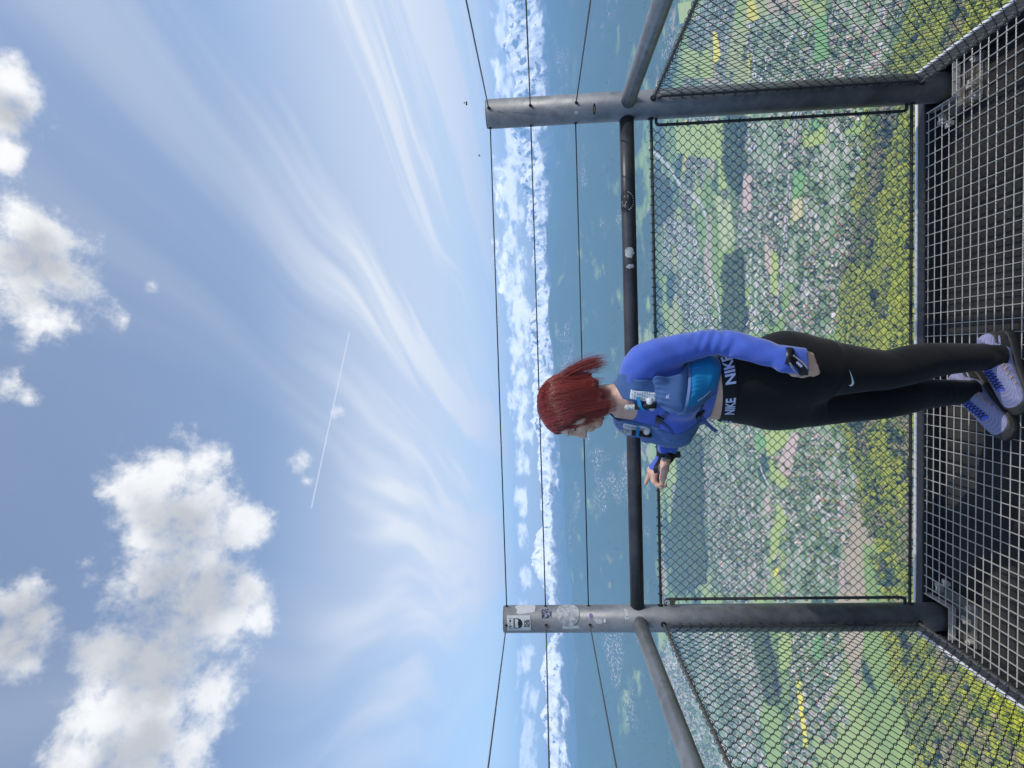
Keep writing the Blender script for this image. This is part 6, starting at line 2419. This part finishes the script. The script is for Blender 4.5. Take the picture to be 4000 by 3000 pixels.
LACE = mat('dark_lace', (0.012, 0.012, 0.02), 0.7)
ORNG = mat('orange_bar', (0.75, 0.36, 0.10), 0.5)
parts = [('upper', nets(G3, upd, 'upper'), UPM), ('sole', nets(G3, sol, 'sole'), RUB), ('toe_rand', nets(G3, toe, 'toe_rand'), RUB2), ('heel_counter', nets(G3, heel, 'heel_counter'), RUB2), ('tongue', nets(G3, tong, 'tongue'), TONG)]
for _, me, m_ in parts:
    me.materials.append(m_)
ub = bvh_of(parts[0][1])
tb_ = bvh_of(parts[4][1])
lc = MB()
xsn = np.linspace(0.046, 0.108, 7)


def top_at(l_, f_, off):
    h_ = tb_.ray_cast(Vector((l_, 0.2, f_)), Vector((0, -1, 0)))
    h2 = ub.ray_cast(Vector((l_, 0.2, f_)), Vector((0, -1, 0)))
    y_ = max([q[0].y for q in (h_, h2) if q[0] is not None] or [0.07])
    return np.array([l_, y_ + off, f_])


for i in range(6):
    for sg in (-1, 1):
        c0, c1 = cy_(xsn[i]), cy_(xsn[i + 1])
        lc.tube([top_at(c0 + sg * 0.0185 * (1 - 2 * k), xsn[i] + (xsn[i + 1] - xsn[i]) * k, 0.0012) for k in np.linspace(0, 1, 6)], 0.0014, 5)
lc_me = lc.mesh('laces', True)
lc_me.materials.append(LACE)


def side_at(f_, z_, sg, off):
    h_ = ub.ray_cast(Vector((sg * 0.2, z_, f_)), Vector((-sg, 0, 0)))
    x_ = h_[0].x if h_[0] is not None else sg * 0.03
    return np.array([x_ + sg * off, z_, f_])


def bar(f0, z0_, f1, z1_, sg, w_):
    mb = MB()
    pp = [side_at(f0 + (f1 - f0) * k, z0_ + (z1_ - z0_) * k, sg, 0.0012) for k in np.linspace(0, 1, 6)]
    mb.tube(pp, w_, 5)
    me = mb.mesh('orange_bar', True)
    me.materials.append(ORNG)
    return me


bars_ = {sg: [bar(*q, sg, 0.0014) for q in ((-0.022, 0.078, 0.006, 0.068), (0.022, 0.066, 0.036, 0.074), (0.036, 0.058, 0.048, 0.070), (0.056, 0.058, 0.066, 0.066), (0.070, 0.050, 0.080, 0.060), (0.092, 0.046, 0.098, 0.052))] for sg in (-1, 1)}
OVL = fabric('mauve_overlay', (0.30, 0.30, 0.50), 0.6, 0.1, 40.0, 0.1, 300.0, 0.1)
hcb = bvh_of(parts[3][1])


def logo(sg):
    def fn(x, y):
        f_, z_ = -0.062 - sg * 0 + (x if sg < 0 else x), 0.066 - 0.18 * x + y
        f_ = -0.052 + (-x if sg > 0 else x)
        h_ = hcb.ray_cast(Vector((sg * 0.2, z_, f_)), Vector((-sg, 0, 0)))
        x_ = h_[0].x if h_[0] is not None else sg * 0.034
        return np.array([x_ + sg * 0.0012, z_, f_])
    me = bend_text(text_mesh('SALOMON', 0.0085, 0.0003), fn, 0.006)
    me.materials.append(LETTER)
    return me


def place_shoe(ankle, d2, label, out):
    """out: lateral sign (in shoe space) of the side away from the other foot"""
    d2 = unit((d2[0], d2[1], 0))
    lt = np.array([-d2[1], d2[0], 0.0])           # shoe lateral axis = her left
    Ms = Matrix(((lt[0], 0, d2[0], ankle[0]), (lt[1], 0, d2[1], ankle[1]), (0, 1, 0, ZG + 0.0005), (0, 0, 0, 1)))
    root = bpy.data.objects.new('shoe', parts[0][1])
    COL.objects.link(root)
    root.parent = person
    root.matrix_local = Ms
    root['label'] = label
    if out < 0:
        pass
    items = [(n, me) for n, me, _ in parts[1:]] + [('laces', lc_me)] + [('orange_bar', q) for sg in (-1, 1) for q in bars_[sg]] + [('lettering', logo(1)), ('lettering', logo(-1))]
    for n_, me in items:
        o_ = bpy.data.objects.new(n_, me)
        COL.objects.link(o_)
        o_.parent = root


place_shoe((0.004, -0.366), (-0.98, -0.20), 'left trail shoe, flat on the grating', 1)
place_shoe((-0.122, -0.260), (-0.81, -0.59), 'right trail shoe, turned towards the camera', -1)
SOCK = fabric('black_sock', (0.012, 0.012, 0.014), 0.9, 0.1, 60.0, 0.4, 300.0, 0.1)
for a_, b_, r0 in (((0.009, -0.366, -1.135), (0.006, -0.366, -1.185), 0.047), ((-0.120, -0.258, -1.150), (-0.122, -0.260, -1.190), 0.045)):
    mb = MB()
    a_, b_ = np.array(a_), np.array(b_)
    mb.tube([a_ + (b_ - a_) * k for k in np.linspace(0, 1, 5)], [r0 - 0.004, r0 - 0.001, r0, r0 - 0.001, r0 - 0.003], 24)
    child('sock', mb.mesh('sock', True), SOCK, person)
